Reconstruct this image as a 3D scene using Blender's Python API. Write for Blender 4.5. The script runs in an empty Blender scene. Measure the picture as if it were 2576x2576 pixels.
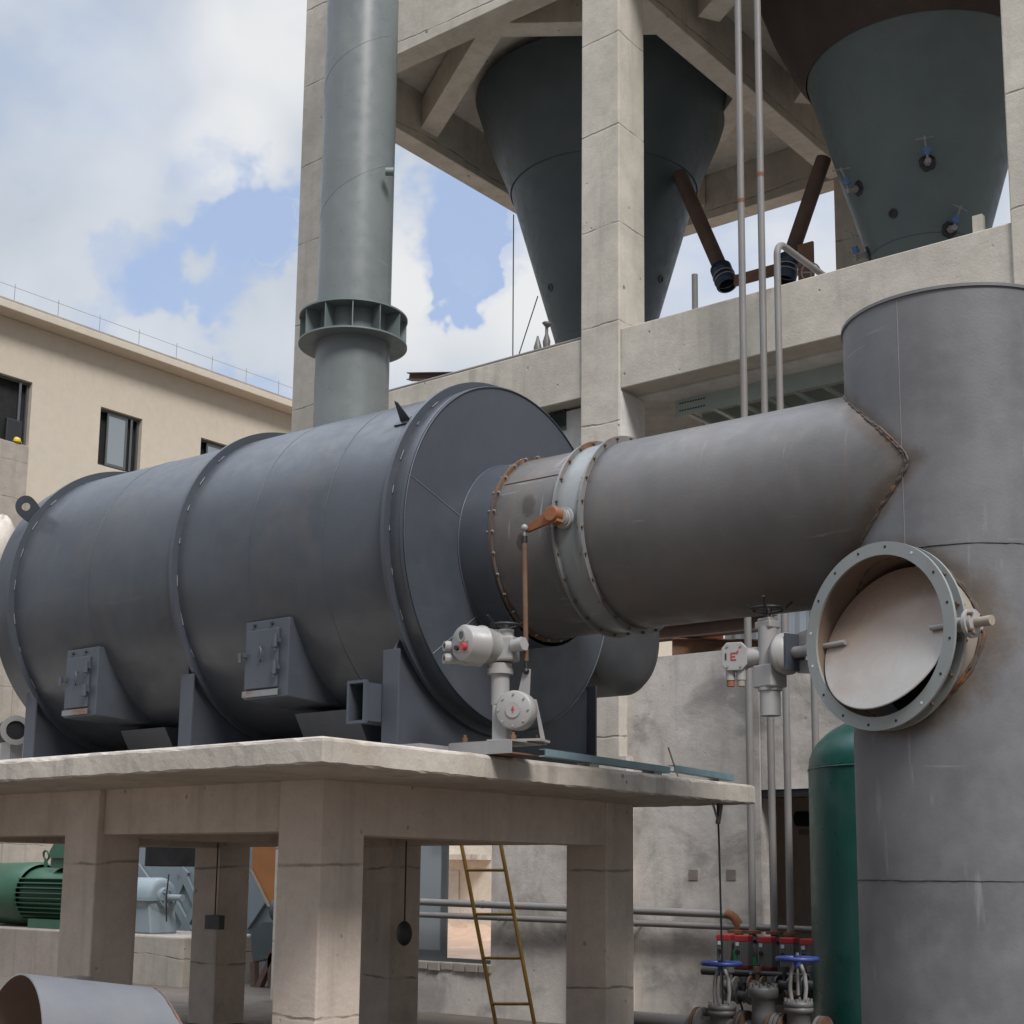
import bpy, math, random
from mathutils import Vector as V, Matrix
R = math.radians
random.seed(7)
sc = bpy.context.scene
COL = sc.collection
# ------------------------------------------------------------------ camera
F, PI_, RO, YA, PX, PY = 3632.8, .1628, .0112, .6751, 1281.0, 1613.3
c_, s_ = math.cos, math.sin
fh = V((-s_(YA), c_(YA), 0)); rt = V((c_(YA), s_(YA), 0)); up = V((0, 0, 1))
fw = fh*c_(PI_) + up*s_(PI_); uu = up*c_(PI_) - fh*s_(PI_)
r2 = rt*c_(RO) + uu*s_(RO); u2 = uu*c_(RO) - rt*s_(RO)
CAM = V((0, 0, 1.6))
def at(x, y, **k):
    """point of the place seen at photo pixel (x, y) on a known world plane"""
    d = fw + r2*((x-PX)/F) - u2*((y-PY)/F)
    a, v = list(k.items())[0]
    i = 'XYZ'.index(a)
    return CAM + d*((v-CAM[i])/d[i])
cd = bpy.data.cameras.new('camera'); cam = bpy.data.objects.new('camera', cd); COL.objects.link(cam)
m = Matrix((r2, u2, -fw)).transposed().to_4x4(); m.translation = CAM
cam.matrix_world = m
cd.sensor_width = 36; cd.lens = 36*F/2576; cd.shift_x = (1288-PX)/2576; cd.shift_y = (PY-1288)/2576
cd.clip_end = 2000; cd.clip_start = .05
sc.camera = cam
sc.render.resolution_x = sc.render.resolution_y = 1024
sc.view_settings.view_transform = 'Standard'; sc.view_settings.look = 'None'
sc.view_settings.exposure = 0.3; sc.view_settings.gamma = 1

# ------------------------------------------------------------------ mesh builder
def basis(n):
    n = V(n).normalized()
    a = n.cross(V((0, 0, 1))) if abs(n.z) < .9 else V((1, 0, 0)).cross(n)
    a.normalize(); return a, n.cross(a), n
OFF = {}
class MB:
    def __init__(s): s.v = []; s.f = []; s.sm = []
    def add(s, vs, fs, smooth=False):
        b = len(s.v); s.v += [V(p) for p in vs]
        for f in fs: s.f.append([b+i for i in f]); s.sm.append(smooth)
        return s
    def box(s, x0, x1, y0, y1, z0, z1):
        return s.add([(x, y, z) for z in (z0, z1) for y in (y0, y1) for x in (x0, x1)],
                     [(0, 2, 3, 1), (4, 5, 7, 6), (0, 1, 5, 4), (2, 6, 7, 3), (0, 4, 6, 2), (1, 3, 7, 5)])
    def obox(s, c, a, b, n):
        c, a, b, n = V(c), V(a), V(b), V(n)
        return s.add([c+a*i+b*j+n*k for k in (-1, 1) for j in (-1, 1) for i in (-1, 1)],
                     [(0, 2, 3, 1), (4, 5, 7, 6), (0, 1, 5, 4), (2, 6, 7, 3), (0, 4, 6, 2), (1, 3, 7, 5)])
    def bar(s, p, q, w, h, upv=(0, 0, 1)):
        p, q = V(p), V(q); d = q-p; u = V(upv); sd = d.cross(u).normalized(); n = sd.cross(d).normalized()
        return s.obox((p+q)/2, d/2, sd*(w/2), n*(h/2))
    def lathe(s, c, ax, prof, n=32, smooth=True, ph=0, jit=0):
        """prof: list of (radius, height along axis)"""
        a, b, ax = basis(ax); c = V(c); vs = []
        for r, h in prof:
            for i in range(n):
                t = 2*math.pi*(i+ph)/n; rr = r*(1+random.uniform(-jit, jit))
                vs.append(c+ax*h+(a*math.cos(t)+b*math.sin(t))*rr)
        fs = [(j*n+i, j*n+(i+1) % n, (j+1)*n+(i+1) % n, (j+1)*n+i) for j in range(len(prof)-1) for i in range(n)]
        return s.add(vs, fs, smooth)
    def disc(s, c, ax, r, n=32, ph=0):
        a, b, ax = basis(ax); c = V(c)
        return s.add([c+(a*math.cos(2*math.pi*(i+ph)/n)+b*math.sin(2*math.pi*(i+ph)/n))*r for i in range(n)], [tuple(range(n))])
    def cyl(s, p, q, r, r1=None, n=24, caps=True, smooth=True, ph=0):
        p, q = V(p), V(q); r1 = r if r1 is None else r1; ax = q-p; L = ax.length
        s.lathe(p, ax, [(r, 0), (r1, L)], n, smooth, ph)
        if caps: s.disc(p, ax, r, n, ph); s.disc(q, ax, r1, n, ph)
        return s
    def ring(s, c, ax, ri, ro, th, n=64):
        ax = V(ax).normalized(); c = V(c)
        s.lathe(c, ax, [(ro, -th/2), (ro, th/2)], n); s.lathe(c, ax, [(ri, -th/2), (ri, th/2)], n)
        s.lathe(c, ax, [(ri, -th/2), (ro, -th/2)], n, False); s.lathe(c, ax, [(ri, th/2), (ro, th/2)], n, False)
        return s
    def tube(s, pts, r, n=10, caps=True, jit=0):
        pts = [V(p) for p in pts]; vs = []; a = None
        for i, p in enumerate(pts):
            d = (pts[min(i+1, len(pts)-1)]-pts[max(i-1, 0)]).normalized()
            if a is None: a, b, _ = basis(d)
            else:
                a = (a-d*a.dot(d)).normalized(); b = d.cross(a)
            rr = r*(1+random.uniform(-jit, jit)); o = V([random.uniform(-jit, jit)*r*.6 for _ in range(3)])
            vs += [p+o+(a*math.cos(2*math.pi*k/n)+b*math.sin(2*math.pi*k/n))*rr for k in range(n)]
        N = len(pts)
        s.add(vs, [(j*n+i, j*n+(i+1) % n, (j+1)*n+(i+1) % n, (j+1)*n+i) for j in range(N-1) for i in range(n)], True)
        if caps: s.add(vs[:n], [tuple(range(n))]); s.add(vs[-n:], [tuple(range(n))])
        return s
    def torus(s, c, ax, R_, r, n=40, k=8):
        a, b, ax = basis(ax); c = V(c); vs = []
        for i in range(n):
            t = 2*math.pi*i/n; e = a*math.cos(t)+b*math.sin(t)
            for j in range(k):
                q = 2*math.pi*j/k; vs.append(c+e*(R_+r*math.cos(q))+ax*(r*math.sin(q)))
        return s.add(vs, [(i*k+j, ((i+1) % n)*k+j, ((i+1) % n)*k+(j+1) % k, i*k+(j+1) % k) for i in range(n) for j in range(k)], True)
    def prism(s, poly, vec):
        n = len(poly); P = [V(p) for p in poly]; Q = [p+V(vec) for p in P]
        s.add(P, [tuple(range(n))]); s.add(Q, [tuple(range(n))])
        for i in range(n):
            j = (i+1) % n; s.add([P[i], P[j], Q[j], Q[i]], [(0, 1, 2, 3)])
        return s
    def sph(s, c, r, n=16, k=10, sq=(1, 1, 1)):
        c = V(c); vs = []
        for j in range(k+1):
            t = math.pi*j/k
            for i in range(n):
                q = 2*math.pi*i/n; vs.append(c+V((math.sin(t)*math.cos(q)*r*sq[0], math.sin(t)*math.sin(q)*r*sq[1], math.cos(t)*r*sq[2])))
        return s.add(vs, [(j*n+i, j*n+(i+1) % n, (j+1)*n+(i+1) % n, (j+1)*n+i) for j in range(k) for i in range(n)], True)
    def build(s, name, mat, parent=None, loc=None, bevel=0, seg=2):
        o3 = OFF[parent.name] if parent else (V(loc) if loc is not None else V((0, 0, 0)))
        me = bpy.data.meshes.new(name)
        me.from_pydata([tuple(p-o3) for p in s.v], [], s.f)
        me.polygons.foreach_set('use_smooth', s.sm)
        me.materials.append(mat); 
        import bmesh
        bm = bmesh.new(); bm.from_mesh(me)
        if bevel: bmesh.ops.remove_doubles(bm, verts=bm.verts, dist=1e-5)
        bmesh.ops.recalc_face_normals(bm, faces=bm.faces); bm.to_mesh(me); bm.free()
        o = bpy.data.objects.new(name, me); COL.objects.link(o)
        if parent: o.parent = parent
        else: o.location = o3
        OFF[o.name] = o3
        if bevel:
            b = o.modifiers.new('bevel', 'BEVEL'); b.width = bevel; b.segments = seg; b.limit_method = 'ANGLE'; b.angle_limit = R(40)
        return o
def tag(o, label, cat, group=None):
    o['label'] = label; o['category'] = cat
    if group: o['group'] = group
    return o
def thing(name, label, cat, loc=(0, 0, 0), group=None):
    o = bpy.data.objects.new(name, None); COL.objects.link(o); o.location = loc
    o.empty_display_size = .2; OFF[o.name] = V(loc); return tag(o, label, cat, group)
def dup(o, loc, label=None, parent=None):
    r = o.copy(); COL.objects.link(r); OFF[r.name] = V(loc) if loc is not None else OFF[o.name]
    if loc is not None: r.location = loc
    if parent is not None: r.parent = parent
    if label: r['label'] = label
    for ch in list(o.children): dup(ch, None, None, r)
    return r
def struct(o): o['kind'] = 'structure'; return o

# ------------------------------------------------------------------ materials
class NT:
    def __init__(s, name):
        s.m = bpy.data.materials.new(name); s.m.use_nodes = True; s.t = s.m.node_tree
        s.b = s.t.nodes['Principled BSDF']; s._o = None
    def n(s, typ, **k):
        x = s.t.nodes.new(typ)
        for a, b in k.items(): setattr(x, a, b)
        return x
    def L(s, a, b): s.t.links.new(a, b)
    def obj(s):
        if s._o is None: s._o = s.n('ShaderNodeTexCoord').outputs['Object']
        return s._o
    def mp(s, scale=(1, 1, 1), rot=(0, 0, 0), loc=(0, 0, 0)):
        x = s.n('ShaderNodeMapping'); x.inputs['Scale'].default_value = scale; x.inputs['Rotation'].default_value = rot
        x.inputs['Location'].default_value = loc; s.L(s.obj(), x.inputs[0]); return x.outputs[0]
    def noise(s, sc_=1, det=4, ro=.55, vec=None, dist=0):
        x = s.n('ShaderNodeTexNoise'); x.inputs['Scale'].default_value = sc_; x.inputs['Detail'].default_value = det
        x.inputs['Roughness'].default_value = ro; x.inputs['Distortion'].default_value = dist
        s.L(vec or s.obj(), x.inputs['Vector']); return x.outputs['Fac']
    def voro(s, sc_=1, vec=None, feat='F1'):
        x = s.n('ShaderNodeTexVoronoi'); x.feature = feat; x.inputs['Scale'].default_value = sc_
        s.L(vec or s.obj(), x.inputs['Vector']); return x.outputs['Distance']
    def rng(s, val, a, b, c=0, d=1, smooth=True):
        x = s.n('ShaderNodeMapRange'); x.interpolation_type = 'SMOOTHSTEP' if smooth else 'LINEAR'
        s.L(val, x.inputs[0])
        for i, q in zip((1, 2, 3, 4), (a, b, c, d)): x.inputs[i].default_value = q
        return x.outputs[0]
    def math(s, op, a, b=None, c=None):
        x = s.n('ShaderNodeMath', operation=op)
        for i, q in enumerate((a, b, c)):
            if q is None: continue
            if isinstance(q, (int, float)): x.inputs[i].default_value = q
            else: s.L(q, x.inputs[i])
        return x.outputs[0]
    def mix(s, fac, a, b, typ='MIX'):
        x = s.n('ShaderNodeMix', data_type='RGBA', blend_type=typ)
        for i, q in ((0, fac), (6, a), (7, b)):
            if isinstance(q, (int, float)): x.inputs[i].default_value = q
            elif isinstance(q, tuple): x.inputs[i].default_value = (*q, 1) if len(q) == 3 else q
            else: s.L(q, x.inputs[i])
        return x.outputs[2]
    def sep(s):
        x = s.n('ShaderNodeSeparateXYZ'); s.L(s.obj(), x.inputs[0]); return x.outputs
    def geo_z(s): pass
    def out(s, col, rough=.6, metal=0, bump=None, bs=.1, bd=.01, spec=None):
        for nm, q in (('Base Color', col), ('Roughness', rough), ('Metallic', metal)):
            i = s.b.inputs[nm]
            if isinstance(q, (int, float)): i.default_value = q
            elif isinstance(q, tuple): i.default_value = (*q, 1)
            else: s.L(q, i)
        if spec is not None: s.b.inputs['Specular IOR Level'].default_value = spec
        if bump is not None:
            x = s.n('ShaderNodeBump'); x.inputs['Strength'].default_value = bs; x.inputs['Distance'].default_value = bd
            s.L(bump, x.inputs['Height']); s.L(x.outputs[0], s.b.inputs['Normal'])
        return s.m
def mul(c, k): return tuple(min(1, q*k) for q in c)

def concrete(name, base, joint=0, off=0, stain=.5, pores=1.0, warm=(.30, .22, .15), streak=.5, blotch=0, age=1.0):
    t = NT(name)
    n1 = t.noise(.55, 5, .6); n2 = t.noise(4.5, 6, .65); n3 = t.noise(38, 4, .6)
    col = t.mix(t.rng(n1, .35, .68), mul(base, 1-.16*age), mul(base, 1+.12*age))
    col = t.mix(t.rng(n2, .3, .75, .0, .15+.35*age), col, mul(base, .64))
    n5 = t.noise(1.7, 6, .68, t.mp(loc=(11, 4, 6)), .5)
    col = t.mix(t.rng(n5, .52, .70, 0, .36*age), col, mul(base, .60))
    col = t.mix(t.rng(n5, .30, .44, .30*age, 0), col, mul(base, 1.18))
    col = t.mix(t.rng(n3, .45, .8, 0, .3), col, mul(base, 1.2))
    st = t.noise(1.6, 4, .6, t.mp((3.4, 3.4, .28)))
    col = t.mix(t.rng(st, .50, .72, 0, streak*.7), col, mul(base, .5))
    wm = t.noise(1.1, 4, .6, t.mp((1, 1, .6), loc=(5, 2, 7)))
    col = t.mix(t.rng(wm, .56, .78, 0, stain*.5), col, warm)
    if blotch:
        bl = t.noise(1.15, 6, .62, t.mp((1, 1, 1.1), loc=(2.3, 0, 1.1)), .6)
        col = t.mix(t.rng(bl, .47, .66, 0, blotch), col, mul(base, .38))
        b2 = t.noise(2.6, 5, .6, t.mp((1, 1, 1), loc=(7, 3, 0)), .3)
        col = t.mix(t.rng(b2, .55, .72, 0, blotch*.6), col, mul(base, 1.25))
    # air holes
    po = t.voro(7.5, t.mp((1, 1, .8)))
    msk = t.rng(t.noise(2.2, 3, .6, t.mp(loc=(3, 9, 4))), .5, .62)
    pf = t.math('MULTIPLY', t.rng(po, .07, .13, 1, 0), t.math('MULTIPLY', msk, .75*pores))
    col = t.mix(pf, col, mul(base, .30))
    ti = t.voro(1.15, t.mp((1, 1, .9), loc=(.3, .7, .2)))
    tf = t.math('MULTIPLY', t.rng(ti, .022, .034, 1, 0), .8*pores)
    col = t.mix(tf, col, mul(base, .16)); pf = t.math('MAXIMUM', pf, tf)
    bump = t.math('ADD', t.math('MULTIPLY', n3, .35), t.math('SUBTRACT', n2, t.math('MULTIPLY', pf, 1.4)))
    if joint:
        z = t.sep()[2]
        wob = t.math('ADD', t.math('MULTIPLY', t.noise(3.2, 4, .65), .06), t.math('MULTIPLY', t.noise(.6, 1, .5), .22))
        fr = t.math('ABSOLUTE', t.math('SUBTRACT', t.math('FRACT', t.math('ADD', t.math('DIVIDE', t.math('ADD', z, t.math('ADD', off, wob)), joint), 0)), .5))
        jf = t.rng(t.math('ADD', fr, t.math('MULTIPLY', t.math('SUBTRACT', t.noise(6, 4, .7), .5), .022/joint)), .5-.017/joint, .5-.002/joint, 0, 1)
        jf = t.math('MULTIPLY', jf, t.rng(t.noise(3.5, 3), .34, .58, .15, .85))
        col = t.mix(jf, col, mul(base, .34)); bump = t.math('SUBTRACT', bump, jf)
        # slight shade difference between pours
        fl = t.math('FLOOR', t.math('ADD', t.math('DIVIDE', t.math('ADD', z, t.math('ADD', off, wob)), joint), .0))
        wn = t.n('ShaderNodeTexWhiteNoise', noise_dimensions='1D'); t.L(fl, wn.inputs['W'])
        col = t.mix(t.rng(wn.outputs[0], 0, 1, 0, .16, False), col, mul(base, .72))
    return t.out(col, t.rng(n2, .3, .7, .8, .95), 0, bump, .55, .012)

def paint(name, base, rough=.45, var=.18, dust=.0, dustcol=(.25, .22, .19), scr=.0, rust=.0, rustcol=(.17, .07, .03), bump=.04, metal=0, wave=0):
    t = NT(name)
    n1 = t.noise(.9, 5, .6); n2 = t.noise(7, 5, .6); n3 = t.noise(60, 3, .6)
    col = t.mix(t.rng(n1, .33, .7), mul(base, 1-var), mul(base, 1+var))
    col = t.mix(t.rng(n2, .4, .75, 0, .35*min(1, var*4)), col, mul(base, 1+var*1.6))
    if dust:
        d = t.noise(1.7, 6, .65, t.mp(loc=(4, 1, 8)), .4)
        col = t.mix(t.rng(d, .45, .75, 0, dust), col, dustcol)
        sp = t.noise(2.2, 4, .6, t.mp((5, 5, .35), loc=(1, 1, 1)))
        col = t.mix(t.rng(sp, .56, .76, 0, dust*.6), col, dustcol)
    if scr:
        for k, (rot, sc_) in enumerate((((.3, .5, .2), (1.1, 1.1, 13)), ((-.5, .2, .7), (9, 1, 1)))):
            a = t.noise(1.9, 3, .55, t.mp(sc_, rot, (k*3.1, 2, 1)), .2)
            bmk = t.rng(t.noise(1.2, 2, .5, t.mp(loc=(k*9, 3, 2))), .5, .64)
            col = t.mix(t.math('MULTIPLY', t.rng(a, .62, .72, 0, scr), bmk), col, mul(base, 2.1))
    rg = t.rng(n2, .3, .75, rough-.07, rough+.1)
    if rust:
        r1 = t.noise(2.4, 7, .68, t.mp(loc=(8, 8, 1)), .5)
        rf = t.rng(r1, .70-.32*rust, .80-.25*rust, 0, 1)
        rc = t.mix(t.noise(14, 4), mul(rustcol, .5), mul(rustcol, 1.5))
        col = t.mix(rf, col, rc)
    h = t.math('ADD', t.math('MULTIPLY', n3, .25), n1)
    if wave: h = t.math('ADD', h, t.math('MULTIPLY', t.noise(2.2, 1, .4), wave))
    return t.out(col, rg, metal, h, bump*2, .03)

M = {}
M['tower'] = concrete('tower_concrete', (.57, .525, .455), 1.22, .35, .45, 1.0)
M['plat'] = concrete('platform_concrete', (.64, .54, .46), 1.05, .28, .8, 1.0)
M['slab'] = concrete('slab_concrete', (.47, .42, .365), 0, 0, .7, 1.1, streak=.9)
M['plaster'] = concrete('plaster', (.62, .57, .525), 0, 0, .25, .35, streak=.5, blotch=.72)
M['plinth'] = concrete('plinth_concrete', (.36, .32, .275), .9, .3, .6, 1)
M['white_plaster'] = concrete('white_plaster', (.66, .64, .61), 0, 0, .1, .2, streak=.25)
M['dark_wall'] = concrete('dark_wall', (.27, .225, .195), 0, 0, .2, .2)
M['recess'] = concrete('recess_render', (.50, .43, .38), 0, 0, .2, .2)
M['beige'] = concrete('beige_render', (.51, .45, .365), 0, 0, .05, .0, (.38, .3, .22), streak=.08, age=.12)
M['drum'] = paint('drum_paint', (.051, .057, .069), .36, .16, .34, (.105, .093, .08), .22, 0, bump=.06, wave=1.5)
M['drum_flat'] = paint('drum_plate_paint', (.055, .062, .077), .44, .10, .10, (.13, .13, .135), .2)
M['hopper'] = paint('hopper_paint', (.058, .078, .088), .5, .12, .2, (.10, .09, .085), .05)
M['hopper_light'] = paint('hopper_green_grey', (.10, .132, .136), .5, .12, .3, (.12, .11, .10), .12)
M['rust_black'] = paint('blackened_rust', (.052, .036, .030), .8, .3, .4, (.04, .03, .028), 0, .15, (.16, .06, .03), .1)
M['vent'] = paint('vent_paint', (.165, .186, .186), .34, .08, .3, (.24, .24, .23), .15, bump=.04, wave=.5)
M['vent_dark'] = paint('vent_collar_paint', (.15, .18, .18), .45, .08, .15, (.22, .22, .21), .1)
M['rust'] = paint('rusty_steel', (.14, .075, .045), .8, .35, .5, (.09, .055, .04), 0, .3, (.25, .09, .03), .12)
M['rust_mix'] = paint('mottled_rust', (.085, .06, .048), .75, .35, .6, (.06, .05, .045), 0, .62, (.21, .085, .03), .12)
M['rust_dark'] = paint('dark_rusty_steel', (.105, .065, .048), .8, .3, .5, (.07, .05, .045), 0, .2, (.2, .08, .03), .1)
M['rust_orange'] = paint('orange_rust', (.21, .08, .032), .75, .3, .4, (.17, .07, .03), 0, .2, (.36, .12, .03), .12)
M['grey_act'] = paint('actuator_grey', (.31, .30, .29), .42, .05, .18, (.34, .31, .28), 0)
M['valve_grey'] = paint('valve_paint', (.205, .22, .225), .42, .08, .5, (.19, .16, .135), .15, .16, (.15, .075, .04))
M['open_flange'] = paint('open_flange_paint', (.25, .265, .258), .42, .08, .35, (.2, .165, .13), .2, .06, (.15, .08, .04))
M['flange_grey'] = paint('flange_paint', (.17, .175, .178), .45, .12, .7, (.17, .125, .095), .15, .45, (.15, .07, .035))
M['disc'] = paint('valve_disc', (.36, .345, .33), .24, .05, .55, (.30, .22, .165), 0, 0, bump=.03)
M['inner'] = paint('duct_inside', (.16, .11, .08), .8, .2, .3, (.10, .08, .07), 0, .2)
M['galv'] = paint('galvanised_pipe', (.205, .195, .19), .5, .12, .35, (.25, .2, .16), .1, .05, (.25, .11, .04))
M['stitch'] = paint('stitch_weld', (.17, .18, .195), .5, .2)
M['black'] = paint('black_steel', (.018, .018, .02), .5, .1)
M['dark_hole'] = paint('dark_recess', (.012, .012, .013), .9, .1)
M['steel'] = paint('bare_steel', (.24, .235, .235), .45, .15, .4, (.2, .15, .11), .2, .15, (.2, .09, .04))
M['tray'] = paint('galvanised_tray', (.34, .40, .37), .4, .1, .2, (.28, .27, .25), .1)
M['strut'] = paint('strut_channel', (.14, .22, .25), .4, .15, .2, (.4, .4, .4), .2)
M['yellow'] = paint('ladder_yellow', (.36, .20, .03), .5, .2, .4, (.2, .13, .05), .1, .15)
M['green'] = paint('motor_green', (.022, .078, .043), .4, .12, .15, (.12, .16, .12), .05)
M['teal'] = paint('tank_green', (.006, .062, .050), .33, .12, .18, (.10, .14, .12), .05, .10, (.16, .09, .05))
M['blue'] = paint('wheel_blue', (.03, .058, .24), .4, .12, .2, (.1, .12, .25), 0)
M['blue_lt'] = paint('pump_light_blue', (.225, .275, .30), .5, .06, .25, (.32, .34, .35), .05)
M['navy'] = paint('coupling_blue', (.012, .025, .05), .45, .2, .2, (.06, .06, .07))
M['red'] = paint('cap_red', (.42, .035, .04), .45, .1, .2, (.3, .1, .1))
M['red_knob'] = paint('knob_red', (.42, .04, .045), .35, .05)
M['maroon'] = paint('cap_maroon', (.13, .018, .022), .5, .1)
M['lever_green'] = paint('lever_green', (.02, .16, .05), .4, .1)
M['cast'] = paint('cast_valve', (.15, .145, .14), .45, .15, .5, (.2, .15, .12), 0, .18, (.2, .10, .06))
M['frame'] = paint('window_frame', (.085, .09, .092), .4, .1)
M['sack'] = paint('sack', (.55, .5, .45), .7, .12, .6, (.3, .22, .16), 0, bump=.3)
M['helmet'] = paint('helmet_yellow', (.65, .5, .04), .4, .05)
M['orange'] = paint('orange_primer', (.40, .155, .045), .6, .14, .3, (.28, .12, .05), .05)
M['redsheet'] = paint('red_sheet', (.30, .065, .03), .55, .1)
M['panel'] = paint('translucent_panel', (.55, .62, .68), .4, .06)
M['mud'] = concrete('trodden_earth', (.125, .10, .08), 0, 0, .5, .3, streak=.1)
M['dirt'] = concrete('dirt', (.44, .30, .215), 0, 0, .5, .3, streak=.1)
M['white_far'] = concrete('white_render', (.70, .64, .56), 0, 0, .15, 0, streak=.2)
def glass(name, c=(.03, .035, .04)):
    t = NT(name); t.out(c, .06); t.b.inputs['Specular IOR Level'].default_value = .9; return t.m
M['glass'] = glass('window_glass', (.22, .25, .27)); M['glass_dark'] = glass('dark_glass', (.02, .025, .025))
M['lens'] = glass('lens_glass', (.01, .01, .012))

# duct steel with heat-burnt, rusty zones along the welded junctions
DX, DZ, DYAW = -3.40, 4.155, R(1.3)
def dY(X): return 8.81 + math.tan(DYAW)*(X+7)
DYV = dY(DX)
BR_TH = -.289; BN = V((math.sin(BR_TH), -math.cos(BR_TH), 0)); BC = V((DX, DYV, 3.071)); BR = .505
def duct(name, base, halo, dust=.35, dc=(.17, .145, .125), horizontal=False):
    t = paint(name, base, .50, .22, dust, dc, .85 if horizontal else .4, .10 if horizontal else .03, (.13, .085, .06), bump=.07, wave=1.5)
    n = NT.__new__(NT); n.m = t; n.t = t.node_tree; n.b = n.t.nodes['Principled BSDF']; n._o = n.n('ShaderNodeNewGeometry').outputs['Position']
    old = n.b.inputs['Base Color'].links[0].from_socket
    x, y, z = n.sep()
    nz = n.math('MULTIPLY', n.math('SUBTRACT', n.noise(5, 5, .65), .5), .22)
    az = n.math('ABSOLUTE', n.math('SUBTRACT', z, DZ))
    d = n.math('ABSOLUTE', n.math('ADD', n.math('SUBTRACT', x, DX-.02), az))
    gate = n.rng(az, .74, .84, 1, 0)
    f1 = n.math('MULTIPLY', n.rng(n.math('ADD', d, nz), .02, halo, 1, 0), gate)
    # distance from the branch axis
    vm = n.n('ShaderNodeVectorMath', operation='SUBTRACT'); n.L(n.obj(), vm.inputs[0]); vm.inputs[1].default_value = BC
    cr = n.n('ShaderNodeVectorMath', operation='CROSS_PRODUCT'); n.L(vm.outputs[0], cr.inputs[0]); cr.inputs[1].default_value = BN
    ln = n.n('ShaderNodeVectorMath', operation='LENGTH'); n.L(cr.outputs[0], ln.inputs[0])
    d2 = n.math('ABSOLUTE', n.math('SUBTRACT', ln.outputs['Value'], BR+.03))
    f2 = n.rng(n.math('ADD', d2, nz), .0, .13, 1, 0)
    f = n.math('MAXIMUM', f1, f2) if not horizontal else f1
    brn = n.mix(n.noise(9, 4), (.035, .028, .025), (.13, .085, .05))
    col = n.mix(n.math('MULTIPLY', f, .8), old, brn)
    # pale paint splashes low down
    if not horizontal:
        vv = n.voro(5.5, n.mp((1, 1, .7))); sm = n.math('MULTIPLY', n.rng(z, 1.0, 1.9, 1, 0), n.rng(n.noise(1.5, 3), .52, .6))
        col = n.mix(n.math('MULTIPLY', n.rng(vv, .06, .10, 1, 0), n.math('MULTIPLY', sm, .6)), col, (.55, .5, .42))
    if horizontal:
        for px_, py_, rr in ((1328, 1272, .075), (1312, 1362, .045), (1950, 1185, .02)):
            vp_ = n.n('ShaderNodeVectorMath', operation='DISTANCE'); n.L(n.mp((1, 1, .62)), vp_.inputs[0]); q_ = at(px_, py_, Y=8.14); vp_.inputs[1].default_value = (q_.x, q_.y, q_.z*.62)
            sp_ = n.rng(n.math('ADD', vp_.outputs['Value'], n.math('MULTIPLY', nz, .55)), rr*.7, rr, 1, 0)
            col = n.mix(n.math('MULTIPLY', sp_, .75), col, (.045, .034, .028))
    n.L(col, n.b.inputs['Base Color'])
    return t
M['duct_h'] = duct('side_duct_steel', (.096, .091, .090), .16, .75, (.145, .115, .092), True)
M['duct_v'] = duct('main_duct_steel', (.132, .130, .136), .15, .4, (.15, .145, .15))
M['duct_v2'] = paint('loose_duct_steel', (.105, .107, .116), .55, .12, .4, (.17, .15, .135), .4)
M['branch'] = paint('branch_steel', (.27, .23, .19), .55, .15, .6, (.22, .15, .10), .2, .25, (.22, .10, .04))
M['elbow'] = paint('closed_duct_steel', (.042, .044, .048), .5, .15, .2, (.14, .13, .13), .2)

# ------------------------------------------------------------------ sky, sun
SUN = V((.76, -.40, .92)).normalized()
w = bpy.data.worlds.new('World'); sc.world = w; w.use_nodes = True
t = NT.__new__(NT); t.m = None; t.t = w.node_tree; t._o = None
for q in list(t.t.nodes): t.t.nodes.remove(q)
wo = t.n('ShaderNodeOutputWorld'); bg = t.n('ShaderNodeBackground'); bg.inputs[1].default_value = .1; t.L(bg.outputs[0], wo.inputs[0])
sky = t.n('ShaderNodeTexSky', sky_type='NISHITA'); sky.sun_disc = False
sky.sun_elevation = math.asin(SUN.z); sky.sun_rotation = math.atan2(SUN.x, SUN.y)
g = t.n('ShaderNodeTexCoord').outputs['Generated']; t._o = g
wn_ = t.n('ShaderNodeTexNoise'); wn_.inputs['Scale'].default_value = 8; wn_.inputs['Detail'].default_value = 5; wn_.inputs['Roughness'].default_value = .55; t.L(g, wn_.inputs['Vector'])
ws_ = t.n('ShaderNodeVectorMath', operation='MULTIPLY_ADD'); t.L(wn_.outputs['Color'], ws_.inputs[0]); ws_.inputs[1].default_value = (.05, .05, .05); ws_.inputs[2].default_value = (-.025, -.025, -.025)
wa_ = t.n('ShaderNodeVectorMath', operation='ADD'); t.L(g, wa_.inputs[0]); t.L(ws_.outputs[0], wa_.inputs[1]); gw = wa_.outputs[0]
def dot(v, warp=False):
    x = t.n('ShaderNodeVectorMath', operation='DOT_PRODUCT'); t.L(gw if warp else g, x.inputs[0]); x.inputs[1].default_value = v; return x.outputs['Value']
def ray(x, y): return (fw + r2*((x-PX)/F) - u2*((y-PY)/F)).normalized()
sx = t.sep()
zz = t.math('ADD', t.math('MAXIMUM', sx[2], 0), .35)
cv = t.n('ShaderNodeCombineXYZ'); t.L(t.math('DIVIDE', sx[0], zz), cv.inputs[0]); t.L(t.math('DIVIDE', sx[1], zz), cv.inputs[1]); t.L(sx[2], cv.inputs[2])
n1 = t.noise(3.1, 9, .56, cv.outputs[0], .25); n2 = t.noise(8, 5, .5, g, .2); n4 = t.noise(2.0, 4, .5, g)
val = t.math('ADD', t.math('MULTIPLY', t.math('SUBTRACT', n1, .5), 1.7), t.math('MULTIPLY', t.math('SUBTRACT', n2, .5), .55))
val = t.math('ADD', val, .86)
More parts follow.
